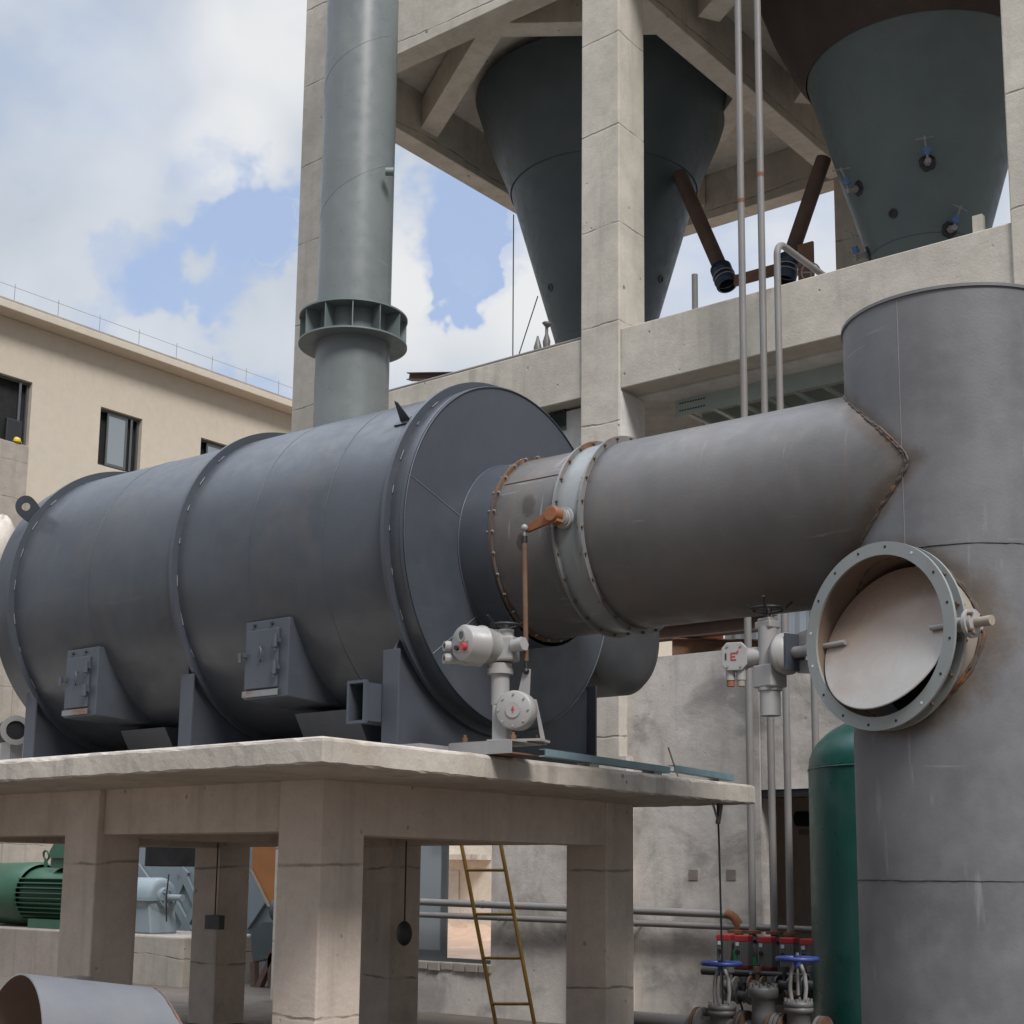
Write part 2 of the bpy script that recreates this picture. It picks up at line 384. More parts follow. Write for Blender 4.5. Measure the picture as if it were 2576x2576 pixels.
def blob(px, py, rad, amt, soft=1.0):
    global val
    ca = math.cos(rad/F); q = t.rng(dot(ray(px, py), True), math.cos(rad*1.7/F), math.cos(rad*.2/F), 0, amt)
    val = t.math('SUBTRACT', val, q)
blob(1120, 500, 240, .80); blob(1110, 740, 115, .55); blob(440, 680, 150, .12); blob(580, 910, 170, .30); blob(310, 810, 160, .24)
blob(1000, 700, 60, -.35); blob(1330, 640, 120, -.2)
mask = t.rng(val, .10, .88)
ccol = t.mix(t.rng(t.math('ADD', n2, t.math('MULTIPLY', n4, .8)), .65, 1.15), (4.7, 5.3, 6.1), (6.5, 6.9, 7.5))
for px, py, rad in ((700, 50, 190), (590, 380, 110), (1000, 760, 170), (1320, 700, 190), (1900, 560, 260)):
    q = t.rng(dot(ray(px, py)), math.cos(rad*1.5/F), math.cos(rad*.2/F), 0, .6); ccol = t.mix(q, ccol, (9.2, 9.1, 8.9))
hz = t.n('ShaderNodeVectorMath', operation='SCALE'); t.L(sky.outputs[0], hz.inputs[0]); hz.inputs['Scale'].default_value = 1.25
blue = t.mix(.75, hz.outputs[0], (4.6, 5.8, 8.3))
col = t.mix(mask, blue, ccol)
# cloud cover brightened overhead and dimmed behind the camera to shape the light
gl = t.math('MULTIPLY', t.rng(sx[2], .56, .98, .84, 4.6), t.rng(dot(fh), -.5, .45, .62, 1))
sc2 = t.n('ShaderNodeVectorMath', operation='SCALE'); t.L(col, sc2.inputs[0]); t.L(gl, sc2.inputs['Scale'])
t.L(sc2.outputs[0], bg.inputs[0])
sl = bpy.data.lights.new('sun', 'SUN'); sl.energy = 2.6; sl.angle = R(18); sl.color = (1, .97, .93)
so = bpy.data.objects.new('sun', sl); COL.objects.link(so); so.rotation_euler = (-SUN).to_track_quat('-Z', 'Y').to_euler(); so.location = (0, 0, 40)

# ------------------------------------------------------------------ ground
gm = MB(); N = 40
gm.add([(-400+800*i/N, -400+800*j/N, 0) for j in range(N+1) for i in range(N+1)], [(j*(N+1)+i, j*(N+1)+i+1, (j+1)*(N+1)+i+1, (j+1)*(N+1)+i) for j in range(N) for i in range(N)])
struct(gm.build('ground', M['mud']))
struct(MB().add([(-80, 22, .004), (-12, 22, .004), (-12, 60, .004), (-80, 60, .004)], [(0, 1, 2, 3)]).build('dirt_yard', M['dirt']))

# ------------------------------------------------------------------ platform
AX, AY, PC = -7.341, 7.102, .43
SX1, SY0, SY1, SZ0, SZ1 = -6.343, 6.12, 11.45, 2.278, 2.445
plat = thing('concrete_platform', 'low raw concrete platform on square columns carrying the dark steel drum', 'platform', (AX, AY, 0))
def rough_slab(x0, x1, y0, y1, z0, z1, step=.07, j=.007):
    """slab whose arrises are ragged, as struck from rough formwork"""
    per = []
    def seg(a, b):
        n = max(1, int((b-a).length/step)); return [a+(b-a)*(i/n) for i in range(n)]
    P = [V((x0, y0, 0)), V((x1, y0, 0)), V((x1, y1, 0)), V((x0, y1, 0))]
    for i in range(4): per += seg(P[i], P[(i+1) % 4])
    n = len(per); mb = MB(); rows = []
    c = V(((x0+x1)/2, (y0+y1)/2, 0)); sag = 0
    ph = [0.0]*n; v = 0
    for i in range(n): v = v*.8+random.gauss(0, j*.5); ph[i] = v
    vs = []
    prof = [(-.03, z1), (-.004, z1-.012), (0, z1-.03), (0, (z0+z1)/2), (0, z0+.012), (-.008, z0), (-.03, z0)]
    for k, (ins, z) in enumerate(prof):
        for i, p in enumerate(per):
            d = V((0, 0, 0))
            if abs(p.y-y0) < 1e-6: d.y -= 1
            if abs(p.x-x1) < 1e-6: d.x += 1
            if abs(p.y-y1) < 1e-6: d.y += 1
            if abs(p.x-x0) < 1e-6: d.x -= 1
            dz = (ph[i]*.9 + (random.uniform(-.008, .004) if k <= 1 else 0)) if k <= 2 else (random.uniform(-.006, .004) if k >= 4 else 0)
            if k == 0: dz = 0
            chip = -abs(random.gauss(0, .004)) if k in (1, 5) else random.uniform(-.002, .002)
            vs.append(V((p.x, p.y, z+dz))+d*(ins+chip))
    m_ = len(prof)
    mb.add(vs, [(k*n+i, k*n+(i+1) % n, (k+1)*n+(i+1) % n, (k+1)*n+i) for k in range(m_-1) for i in range(n)])
    mb.add(vs[:n], [tuple(range(n))]); mb.add(vs[-n:], [tuple(range(n))])
    return mb
rough_slab(-14.4, SX1, SY0, SY1, SZ0, SZ1).build('slab', M['slab'], plat)
CX_ = [AX, -9.92, -12.5]; CY_ = [AY, 10.574]
for cx in CX_:
    for cy in CY_:
        MB().box(cx-.44, cx, cy, cy+PC, -.2, SZ0+.002).build('column', M['plat'], plat, bevel=.012)
for cy in CY_:
    for a, b in ((CX_[1], CX_[0]-.44), (CX_[2], CX_[1]-.44), (-14.3, CX_[2]-.44)):
        MB().box(a, b, cy+.06, cy+.36, 1.915, SZ0+.003).build('beam', M['plat'], plat, bevel=.008)
for cx in CX_:
    MB().box(cx-.36, cx-.012, CY_[0]+PC, CY_[1], 1.895, SZ0+.004).build('beam', M['plat'], plat, bevel=.008)
MB().box(-13.9, -7.72, 8.7, 8.95, 1.96, SZ0+.002).build('beam', M['plat'], plat)

# ------------------------------------------------------------------ tower
Y0, Y1_, TW = 13.268, 20.2, .55
XL, XC, XR = -14.03, -9.036, -3.91
tower = thing('concrete_tower', 'tall raw concrete frame of columns and beams holding two dark steel hoppers', 'tower', (XC, Y0, 0))
for x in (XL, XC, XR, 1.2):
    for y in (Y0, Y1_):
        MB().box(x-TW, x, y, y+TW, -.2, 15.2).build('column', M['tower'], tower, bevel=.015)
LB0, LB1, UB0, UB1 = 7.215, 7.945, 12.784, 13.6
for (a, b) in ((XL, XC-TW), (XC, XR-TW), (XR, 1.2-TW)):
    MB().box(a, b, Y0+.03, Y0+.38, LB0, LB1).build('floor_beam', M['tower'], tower, bevel=.012)
    MB().box(a, b, Y0+.02, Y0+.37, UB0, UB1).build('ring_beam', M['tower'], tower, bevel=.012)
    MB().box(a, b, Y1_+.02, Y1_+.37, UB0, UB1).build('ring_beam', M['tower'], tower, bevel=.012)
for x in (XL, XC, XR):
    if x != XC: MB().box(x-.40, x-.05, Y0+TW, Y1_, UB0+.003, UB1).build('ring_beam', M['tower'], tower, bevel=.012)
    MB().box(x-.45, x-.10, Y0+TW, Y1_, LB0+.01, LB1-.02).build('floor_beam', M['tower'], tower, bevel=.012)
MB().box(XC-.62, XC-.28, Y0+TW+.01, Y1_-.01, UB0+.006, UB1-.01).build('ring_beam', M['tower'], tower, bevel=.012)
# deck above with the two round openings is hidden by the hopper flares; corner braces under it
HX = [-11.86, -6.80]; HY = 17.0
for hx in HX[:2]:
    zb_, xl, xr = UB0+.24, hx-2.20, hx+2.16
    for p, q in (((xl, 15.45), (hx+.78, 13.64)), ((xr, 15.3), (hx-.1, 13.66)), ((xr, 17.55), (hx-1.1, 20.2)), ((xl, 18.1), (hx-.3, 20.2))):
        p = V((*p, 0)); q = V((*q, 0)); d = (q-p).normalized(); sd = V((-d.y, d.x, 0))*.165; e = d*.12; z = V((0, 0, zb_)); zb_ += .004
        MB().prism([p-e-sd+z, q+e-sd+z, q+e+sd+z, p-e+sd+z], (0, 0, .5)).build('corner_brace', M['tower'], tower, bevel=.01)
MB().box(XL-TW, 1.2, Y0+.1, Y1_+.5, UB1, UB1+.2).build('deck', M['tower'], tower)
MB().box(XL-.1, XR-.2, Y0+.385, Y1_, LB0-.02, LB0+.16).build('deck', M['white_plaster'], tower)
MB().box(XC+.001, XC+.007, Y0+.012, Y0+TW-.02, 4.2, LB0-.03).build('plaster_face', M['white_plaster'], tower)

# ------------------------------------------------------------------ hoppers
def cone_r(z): return max(.30, .275+.2885*(z-8.0))
def hopper(hx, label, flare_mat, zt, cone_mat):
    h = thing('hopper', label, 'hopper', (hx, HY, 7.0), 'steel hoppers in the concrete tower')
    prof = [(.30, 7.0-7)] + [(cone_r(7+i*.25), i*.25) for i in range(2, int((zt-7)/.25)+1)] + [(cone_r(zt), zt-7)]
    MB().lathe((hx, HY, 7), (0, 0, 1), prof, 72).build('cone', cone_mat, h)
    MB().lathe((hx, HY, zt), (0, 0, 1), [(cone_r(zt)+.012, -.02)]+([(cone_r(zt)+.16, .20), (1.92, .85), (2.14, 1.5)] if zt > 12 else [(cone_r(zt)+.085, .20), (cone_r(zt)+.36, .85), (1.98, 1.5)]), 72).build('flare', flare_mat, h)
    zs = 9.55
    MB().torus((hx, HY, zs), (0, 0, 1), cone_r(zs), .005, 72, 6).build('weld_seam', M['hopper'], h)
    return h
h1 = hopper(HX[0], 'dark steel hopper cone seen behind the middle concrete column', M['hopper'], 11.95, M['hopper'])
h2 = hopper(HX[1], 'dark green grey hopper with brown rusty flare at the right, studded with small sampling valves', M['rust_black'], 12.1, M['hopper_light'])
def oncone(px, py, hx):
    d = ray(px, py); lo = None; s = 12.0
    while s < 30:
        p = CAM+d*s
        if math.hypot(p.x-hx, p.y-HY) < cone_r(p.z): break
        s += .01
    n = V((p.x-hx, p.y-HY, 0)).normalized(); return p, (n-V((0, 0, .28))).normalized()
for hx, hh, pts in ((HX[0], h1, ((1385, 723), (1662, 702))), (HX[1], h2, ((2247, 537),))):
    for p in pts:
        q, n = oncone(*p, hx)
        MB().ring(q+n*.004, n, .035, .06, .02, 20).disc(q+n*.006, n, .036, 20).build('nozzle_hole', M['black'], hh)
def sampling(nozzle, valve, tee, hx, lab, big=1.0):
    q, n = oncone(*nozzle, hx)
    r = thing('sampling_valve', lab, 'valve', q, 'small sampling valves on the right hopper')
    MB().lathe(q, n, [(.10, .004), (.095, .012), (.05, .016)], 20, jit=.12).disc(q+n*.012, n, .09, 20).build('cut_hole', M['black'], r)
    D = (q-CAM).dot(fw)
    def atD(px, py):
        d = fw + r2*((px-PX)/F) - u2*((py-PY)/F); return CAM+d*(D-.14)
    e = q+n*.16; v = atD(*valve); tt = atD(*tee)
    MB().cyl(q-n*.05, e, .030, n=14).cyl(q+n*.03, q+n*.06, .048, n=6).sph(e, .038).build('nozzle', M['steel'], r)
    MB().tube([e, e*.6+v*.4, v], .014, 8).tube([v, tt], .011, 8).build('stem', M['steel'], r)
    ax = (tt-v).normalized()
    MB().cyl(v-ax*.045, v+ax*.045, .036, .045, n=12).obox(v, r2*.05, ax*.018, fw*.03).build('valve_body', M['blue_body'], r)
    s = r2*.11+u2*.02 if big > 0 else r2*.09-u2*.045
    MB().cyl(tt-s, tt+s, .010, n=8).cyl(tt-ax*.02, tt+ax*.025, .017, n=8).build('tee_handle', M['steel'], r)
M['blue_body'] = paint('valve_blue', (.07, .13, .28), .45, .15, .3, (.2, .22, .25))
sampling((2333, 410), (2331, 380), (2326, 347), HX[1], 'small blue sampling valve with tee handle highest on the right hopper')
sampling((2160, 474), (2130, 456), (2116, 426), HX[1], 'small blue sampling valve on the upper left flank of the right hopper')
sampling((2388, 578), (2405, 553), (2416, 523), HX[1], 'small blue sampling valve with tilted tee handle just above the beam at right', -1)
sampling((2184, 640), (2152, 630), (2141, 590), HX[1], 'lowest small blue sampling valve at the left foot of the right hopper', -1)
q, n = oncone(2062, 372, HX[1])
r = thing('test_gauge', 'round white gauge on a short arm left of the right hopper', 'gauge', q)
g0 = q+n*.55-V((0, 0, .0))
MB().cyl(q, g0, .018, n=10).build('arm', M['steel'], r)
MB().cyl(g0-fw*.03, g0+fw*.02, .075, n=24).build('dial', M['panel'], r)

# rusty chutes between the hoppers
def chute(p, q, lab, coup):
    a, b = at(*p, Y=16.9), at(*q, Y=16.6)
    r = thing('rusty_chute', lab, 'pipe', b, 'rusty chutes between the two hoppers')
    MB().cyl(a, b, .105, n=24).build('pipe', M['rust_dark'], r)
    c = at(*coup, Y=16.5); d = (c-b).normalized()
    MB().lathe(b-d*.06, d, [(.115, 0), (.15, .02), (.15, .13), (.135, .15), (.135, .2), (.15, .22), (.15, .36), (.12, .38)], 28).build('coupling', M['navy'], r)
    for k in (.14, .20): MB().torus(b-d*.06+d*k*1.3, d, .150, .008, 28, 6).build('clamp_band', M['steel'], r)
chute((1710, 440), (1815, 680), 'rusty sloping chute from the left hopper with a dark blue coupling', (1838, 740))
chute((2072, 400), (1985, 655), 'rusty sloping chute leaning to the right hopper with a dark blue coupling', (1972, 715))
a, b = at(1848, 707, Y=16.5), at(1990, 668, Y=16.5)
r = thing('bracket_bar', 'short rusty flat steel bar joining the two dark blue couplings', 'bar', a)
MB().bar(a, b, .03, .16).build('plate', M['rust'], r); MB().bar(b+V((.22, 0, -.32)), b+V((.22, 0, .25)), .22, .04, (0, 1, 0)).build('post', M['rust'], r)
p = at(2040, 685, Y=16.0)
r = thing('crank_wheel', 'small thin handwheel above the beam below the bent standpipe', 'handwheel', p)
MB().torus(p, fw, .12, .01, 28, 6).build('rim', M['steel'], r); MB().bar(p-r2*.12, p+r2*.12, .015, .015).bar(p-u2*.12, p+u2*.12, .015, .015, r2).build('spokes', M['steel'], r)

# ------------------------------------------------------------------ vent pipe
VX, VY, VR = -11.92, 11.8, .447
vent = thing('vent_pipe', 'tall grey green round vent pipe with ribbed collar before the leftmost tower column', 'vent pipe', (VX, VY, 0))
MB().lathe((VX, VY, 0), (0, 0, 1), [(VR, z) for z in (2.5, 7.0, 9, 11, 13, 16.5)], 72).build('pipe', M['vent'], vent)
pts = []
for k in range(0, 5):
    z0 = 7.55+k*1.72
    hp = [V((VX+VR*math.cos(a_), VY+VR*math.sin(a_), z0+1.72*(a_-R(180))/(2*math.pi))) for a_ in [R(170+i*4) for i in range(50)]]
    MB().tube(hp, .003, 5).build('spiral_seam', M['vent'], vent)
zA, zB = 7.93, 8.27
for z in (zA, zB): MB().ring((VX, VY, z), (0, 0, 1), VR-.005, .655, .02, 80).build('collar_ring', M['vent_dark'], vent)
for k in range(12):
    a_ = R(14+k*30); e = V((math.cos(a_), math.sin(a_), 0)); s = V((-e.y, e.x, 0))
    MB().obox(V((VX, VY, (zA+zB)/2))+e*(VR+.10), e*.095, s*.006, V((0, 0, (zB-zA)/2-.01))).build('gusset', M['vent_dark'], vent)
p = at(995, 432, Y=VY); MB().cyl(p-r2*.12, p-r2*.02, .05, n=10).build('lug', M['vent_dark'], vent)

# ------------------------------------------------------------------ standpipes
def spipe(pts_, rad, lab, fl=()):
    o = thing('standpipe', lab, 'pipe', pts_[-1], 'slim standpipes in front of the tower')
    MB().tube(pts_, rad, 14).build('pipe', M['galv'], o)
    for z in fl:
        p0 = V((pts_[-1].x, pts_[-1].y, z)); MB().cyl(p0-V((0, 0, .02)), p0+V((0, 0, .02)), rad*1.07, n=14).build('joint', M['rust_orange'], o)
    return o
PYp = 13.02
p1 = at(1864, 500, Y=PYp); p2 = at(1914, 500, Y=PYp); p3 = at(1955, 659, Y=PYp-.03); p4 = at(2047, 1667, Y=PYp)
def vert(p, z1): return [V((p.x, p.y, z1)), V((p.x, p.y, 6)), V((p.x, p.y, 1.0))]
spipe(vert(p1, 16), .038, 'leftmost slim grey standpipe running past the beam to the red capped valves', (at(1864, 506, Y=PYp).z, ))
spipe(vert(p2, 16), .038, 'slim grey standpipe with an orange rust ring, second from the left', (at(1914, 440, Y=PYp).z, ))
zt = at(1957, 606, Y=PYp-.03).z
bend = [V((p3.x, p3.y+.16-.16*math.cos(a_), zt-.16+.16*math.sin(a_))) for a_ in [R(90-i*11.25) for i in range(9)]]
spipe([V((p3.x, 14.9, zt-.01))]+bend+[V((p3.x, p3.y, 6)), V((p3.x, p3.y, 1.0))], .036, 'slim grey standpipe bent over backwards in a gooseneck above the beam')
spipe(vert(p4, 6.2), .036, 'slim grey standpipe farthest right, beside the green tank')
p = at(1748, 740, Y=13.45); tag(MB().cyl(V((p.x, p.y, LB1)), V((p.x, p.y, 8.42)), .035, n=12).build('stub_post', M['galv'], loc=(p.x, p.y, LB1)), 'short grey stub post standing on the beam right of the middle column', 'post')
p = at(2462, 555, Y=13.45); tag(MB().box(p.x-.05, p.x+.05, p.y-.04, p.y+.04, LB1, 8.17).build('stub_block', M['tower'], loc=(p.x, p.y, LB1)), 'short pale concrete stub standing on the beam under the right hopper', 'block')
p, q = at(979, 986, Y=13.42), at(1470, 848, Y=13.42)
p.z = q.z = (p.z+q.z)/2; tag(MB().cyl(p, q, .022, n=10).build('loose_rail', M['galv'], loc=p), 'thin grey tube lying along the top of the lower left tower beam', 'tube')
p = at(1030, 940, Y=13.6); q = at(1182, 938, Y=13.45)
r = tag(MB().bar(p, q, .10, .012).bar(p+V((0, 0, -.09)), q+V((0, 0, -.09)), .10, .012).bar(p+V((0, 0, -.045)), q+V((0, 0, -.045)), .01, .08).build('rusty_joist', M['rust_dark'], loc=p), 'rusty brown steel joist sticking out beside the vent pipe collar', 'joist')
for (x0, y0, x1, y1, lab) in ((1292, 540, 1290, 902, 'thin vertical wire left of the left hopper above the beam'), (1353, 745, 1304, 896, 'thin slanting wire from the left hopper down to the beam')):
    p, q = at(x0, y0, Y=14.5), at(x1, y1, Y=14.2); tag(MB().cyl(p, q, .008, n=6).build('stay_wire', M['black'], loc=q), lab, 'wire')
p = at(1372, 875, Y=13.5)
r = thing('beam_clamp', 'small grey cast clamp with mushroom knob on the beam below the left hopper', 'clamp', p)
MB().lathe(p+V((-.12, 0, -.02)), (0, 0, 1), [(.05, 0), (.05, .06), (.02, .16), (.012, .2)], 12).lathe(p+V((-.02, .05, 0)), (0, 0, 1), [(.04, 0), (.05, .1), (.02, .2), (.02, .3)], 12).build('body', M['cast'], r)
MB().lathe(p+V((-.02, .05, .28)), (.2, 0, 1), [(.015, 0), (.07, .05), (.05, .07), (0, .075)], 14).build('knob', M['cast'], r)

# ------------------------------------------------------------------ drum
DYW = R(2.0); dax = V((math.cos(DYW), math.sin(DYW), 0)); dey = V((-math.sin(DYW), math.cos(DYW), 0)); dez = V((0, 0, 1))
D0 = V((-7, 8.812, 4.124)); RB, RR = 1.368, 1.43
def dl(s, r=0, ph=0): return D0+dax*s+(dey*math.cos(ph)+dez*math.sin(ph))*r
drum = thing('steel_drum', 'huge dark slate grey horizontal steel drum lying on the concrete platform', 'drum', (-9.4, 8.75, SZ1))
MB().lathe(D0, dax, [(RB, s) for s in (-5.0, -4.0, -2.5, -1.2, 0)], 128).build('shell', M['drum'], drum)
MB().lathe(D0, dax, [(.735, 0), (RB, 0)], 128, False).build('end_cap', M['drum_flat'], drum)
MB().disc(dl(-5.0), dax, RB, 64).build('end_cap', M['drum_flat'], drum)
MB().lathe(D0, dax, [(.735, -.02), (.735, .30)], 96).build('neck', M['drum_flat'], drum)
MB().torus(dl(.004), dax, RB-.004, .007, 128, 6).torus(dl(.004), dax, .737, .007, 96, 6).build('weld_seam', M['drum_flat'], drum)
RS = [-.15, -2.46, -4.69]
for s in RS:
    MB().ring(dl(s), dax, RB-.01, RR, .035, 128).build('stiffener_ring', M['drum_flat'], drum)
MB().lathe(dl(0), dax, [(RB+.006, -.03), (RB+.006, 0)], 128).build('rim_band', M['drum_flat'], drum)
for s in (-.8, -3.6, -1.6): MB().torus(dl(s), dax, RB, .004, 128, 5).build('weld_seam', M['drum'], drum)
for a0, r0, a1, r1 in ((R(165), .74, R(164), RB-.01), (R(228), .74, R(222), RB-.01)):
    MB().tube([dl(.001, r0, a0), dl(.001, r1, a1)], .0035, 5).build('weld_seam', M['stitch'], drum)
# short light stitch welds along the rings
wm = M['stitch']
for s, k0 in ((RS[0]+.022, 0), (RS[1]+.022, 1), (RS[2]+.022, 2)):
    for k in range(7):
        a_ = R(128+k*13+k0*4); L_ = R(random.uniform(1.5, 4.5))
        MB().tube([dl(s, RB+.006, a_+L_*i/3) for i in range(4)], .0045, 5, jit=.25).build('stitch_weld', wm, drum)
def access(x0, x1, yf, z1, z0):
    b = MB().prism([(x0, yf, z1), (x0, yf, z0), (x0, 8.7, z0-.06), (x0, 8.0, z1)], (x1-x0, 0, 0)).build('access_box', M['drum_flat'], drum, bevel=.006)
    w_ = x1-x0
    MB().box(x0+.03, x1-.10, yf-.022, yf-.001, z0+.075, z1-.075).build('door', M['drum_flat'], b, bevel=.006)
    for zc in (.36, .70):
        zc = z0+(z1-z0)*zc; hx = x1-.10
        MB().box(hx-.03, hx+.035, yf-.045, yf-.023, zc-.012, zc+.02).cyl((hx, yf-.05, zc-.05), (hx, yf-.05, zc+.05), .02, n=10).cyl((hx, yf-.05, zc-.075), (hx, yf-.05, zc-.05), .011, n=8).build('hinge', M['drum_flat'], b)
    zc = z0+(z1-z0)*.56
    MB().box(x0-.035, x0+.06, yf-.05, yf-.024, zc-.016, zc+.016).cyl((x0+.01, yf-.06, zc-.06), (x0+.01, yf-.06, zc+.02), .014, n=8).build('latch', M['drum_flat'], b)
    xm = (x0+x1)/2-.04
    MB().tube([V((xm+.0, yf-.025, zc-.055))]+[V((xm+.03*math.cos(a_), yf-.035-.012*math.cos(a_), zc+.055*math.sin(a_))) for a_ in [R(-80+i*20) for i in range(9)]]+[V((xm, yf-.025, zc+.055))], .008, 7).build('handle', M['drum_flat'], b)
    for k in (.22, .62): MB().cyl((x0+w_*k, yf-.015, z1-.035), (x0+w_*k, yf+.002, z1-.035), .013, n=6).build('bolt', M['black'], b)
    MB().box(x0+.015, x1-.08, yf-.028, yf-.0235, z0+.012, z0+.06).build('mortar_smear', M['flange_grey'], b)
    MB().prism([(x0+.15, 7.9, z0-.08), (x0+.15, 8.15, SZ1), (x0+.15, 9.4, SZ1), (x0+.15, 9.6, z0)], (w_*1.35, 0, 0)).build('discharge_chute', M['drum_flat'], drum)
access(-8.66, -8.16, 7.485, 3.572, 2.958); access(-10.92, -10.46, 7.40, 3.540, 2.945)
sx0, sx1, sz0, sz1, sy = -7.43, -7.245, 2.69, 3.005, 7.40
fr = MB(); tw = .022
for (xa, xb, za, zb) in ((sx0, sx1, sz1-tw, sz1), (sx0, sx1, sz0, sz0+tw), (sx0, sx0+tw, sz0+tw, sz1-tw), (sx1-tw, sx1, sz0+tw, sz1-tw)): fr.box(xa, xb, sy, sy+.03, za, zb)
pt = fr.build('rectangular_spout', M['drum_flat'], drum)
tb = MB(); xa, xb, za, zb = sx0+.018, sx1-.018, sz0+.02, sz1-.02
for (a_, b_, c0, d0) in ((xa, xb, zb, zb+.006), (xa, xb, za-.006, za), ): tb.box(a_, b_, sy+.03, 8.3, c0, d0)
tb.box(xa-.006, xa, sy+.03, 8.3, za, zb); tb.box(xb, xb+.006, sy+.03, 8.3, za, zb)
tb.build('spout_tube', M['drum_flat'], pt); MB().box(xa, xb, 7.85, 7.87, za, zb).build('spout_dark_end', M['black'], pt)
for s in RS:
    x = dl(s).x-.04; yn, yf = 7.58, 10.05
    arc = [V((x, dl(s).y+(RB+.02)*math.cos(a_), D0.z+(RB+.02)*math.sin(a_))) for a_ in [R(215+i*5) for i in range(23)]]
    MB().prism([V((x, yn+.02, SZ1)), V((x, yn+.02, 3.20))]+arc+[V((x, yf-.02, 3.20)), V((x, yf-.02, SZ1))], (.02, 0, 0)).build('saddle_web', M['drum_flat'], drum)
    for y in (yn, yf): MB().box(x-.06, x+.10, y, y+.02, SZ1, 3.24).build('saddle_leg', M['drum_flat'], drum, bevel=.004)
    MB().box(x-.10, x+.14, yn-.04, yf+.06, SZ1+.001, SZ1+.018).build('base_plate', M['drum_flat'], drum)
# lifting eye on the far ring, small angle bracket near the front ring
ph = R(147); c = dl(RS[2]-.02, RR+.10, ph); rad = (c-dl(RS[2]-.02)).normalized()
a0, b0 = dax, rad
n_ = V((.75, -.6, .1)).normalized(); tg = n_.cross(rad).normalized()
nn = 28; outer = []; inner = []
for i in range(nn):
    t_ = 2*math.pi*i/nn; e = tg*math.cos(t_)+rad*math.sin(t_)
    outer.append(c+e*.10 if math.sin(t_) > -.2 else c+tg*(.10*math.cos(t_)*1.0)+rad*(-.16)*min(1, -math.sin(t_)*1.3)); inner.append(c+e*.042)
lg = MB()
for off in (-.013, .013):
    o_ = n_*off; lg.add([q+o_ for q in outer]+[q+o_ for q in inner], [(i, (i+1) % nn, nn+(i+1) % nn, nn+i) for i in range(nn)])
lg.add([q-n_*.013 for q in outer]+[q+n_*.013 for q in outer], [(i, (i+1) % nn, nn+(i+1) % nn, nn+i) for i in range(nn)])
lg.add([q-n_*.013 for q in inner]+[q+n_*.013 for q in inner], [(i, (i+1) % nn, nn+(i+1) % nn, nn+i) for i in range(nn)])
lg.build('lifting_eye', M['drum_flat'], drum)
b0 = dl(-.30, RB, R(138)); rd = (b0-dl(-.30)).normalized(); tn = dax.cross(rd).normalized()
MB().prism([b0-dax*.05, b0+dax*.05, b0+dax*.02+rd*.17, b0-dax*.0+rd*.19], tn*.008).obox(b0+rd*.006-dax*.03, dax*.06, rd*.006, tn*.05).build('angle_bracket', M['drum_flat'], drum)

# closed duct end behind the drum
cc = at(1566, 1588, Y=10.75)
cd_ = thing('closed_duct', 'dark round closed duct end peeping out below the side duct behind the drum', 'duct', cc)
MB().lathe(cc, (1, 0, 0), [(.585, -2.4), (.585, -.012), (.575, 0)], 72).build('pipe', M['elbow'], cd_)
MB().lathe(cc, (1, 0, 0), [(.575, 0), (.54, .05), (.42, .11), (.25, .15), (0, .165)], 72).build('end_plate', M['elbow'], cd_)

# ------------------------------------------------------------------ valve in the side duct
RD = .7032; RF = .762
dax = V((math.cos(DYAW), math.sin(DYAW), 0)); dey = V((-math.sin(DYAW), math.cos(DYAW), 0))
def dp(X, r=0, ph=0): return V((X, dY(X), DZ-.004))+(dey*math.cos(ph)+dez*math.sin(ph))*r
def bolts(parent, X, rad, n, mat, size=.016, L=.05, a0=0):
    base = None
    for k in range(n):
        a_ = a0+2*math.pi*k/n; p = dp(X, rad, a_)
        MB().cyl(p-dax*L/2, p+dax*L/2, size, n=6).build('bolt', mat, parent)
bv = thing('butterfly_valve', 'flanged butterfly valve with pale grey body and rusty lever in the side duct', 'valve', dp(-6.0))
MB().lathe(dp(-6.685), dax, [(RD, 0), (RD, .58)], 96).build('spool', M['duct_h'], bv)
MB().lathe(dp(-6.10), dax, [(RD+.012, 0), (RD+.012, .235)], 96).build('body', M['valve_grey'], bv)
f = MB().ring(dp(-6.690), dax, RD, RF-.028, .026, 96).build('flange', M['rust_mix'], bv); bolts(f, -6.690, RD+.022, 28, M['steel'], .009, .062)
f = MB().ring(dp(-6.103), dax, RD, RF-.01, .02, 96).build('flange', M['flange_grey'], bv); bolts(f, -6.103, RD+.030, 24, M['rust_dark'], .011, .05, .07)
f = MB().ring(dp(-5.872), dax, RD, RF-.01, .02, 96).build('flange', M['flange_grey'], bv); bolts(f, -5.872, RD+.030, 24, M['rust_dark'], .011, .05, .11)
MB().tube([dp(-6.66, RD+.002, R(147)), dp(-6.12, RD+.002, R(147))], .004, 5).build('weld_seam', M['rust_dark'], bv)
hb = dp(-5.985, 0, 0); hb = V((hb.x, hb.y-RD, hb.z))
MB().cyl(hb+V((0, .05, 0)), hb-V((0, .09, 0)), .055, n=24).cyl(hb-V((0, .03, 0)), hb-V((0, .055, 0)), .078, n=28).cyl(hb-V((0, .055, 0)), hb-V((0, .075, 0)), .066, n=8).build('shaft_bearing', M['grey_act'], bv)
MB().cyl(hb-V((0, .09, 0)), hb-V((0, .20, 0)), .03, n=16).build('shaft', M['steel'], bv)
la = hb-V((0, .15, 0)); lb = la+V((-.235, 0, -.072)); d = (lb-la).normalized(); sd = V((0, -1, 0)).cross(d).normalized()
lever = MB(); lever.prism([la+sd*.055-d*.03, lb+sd*.028, lb+d*.03+sd*.012, lb+d*.03-sd*.012, lb-sd*.028, la-sd*.055-d*.03], (0, -.028, 0)); lever.cyl(la+V((0, .03, 0)), la-V((0, .06, 0)), .055, n=20)
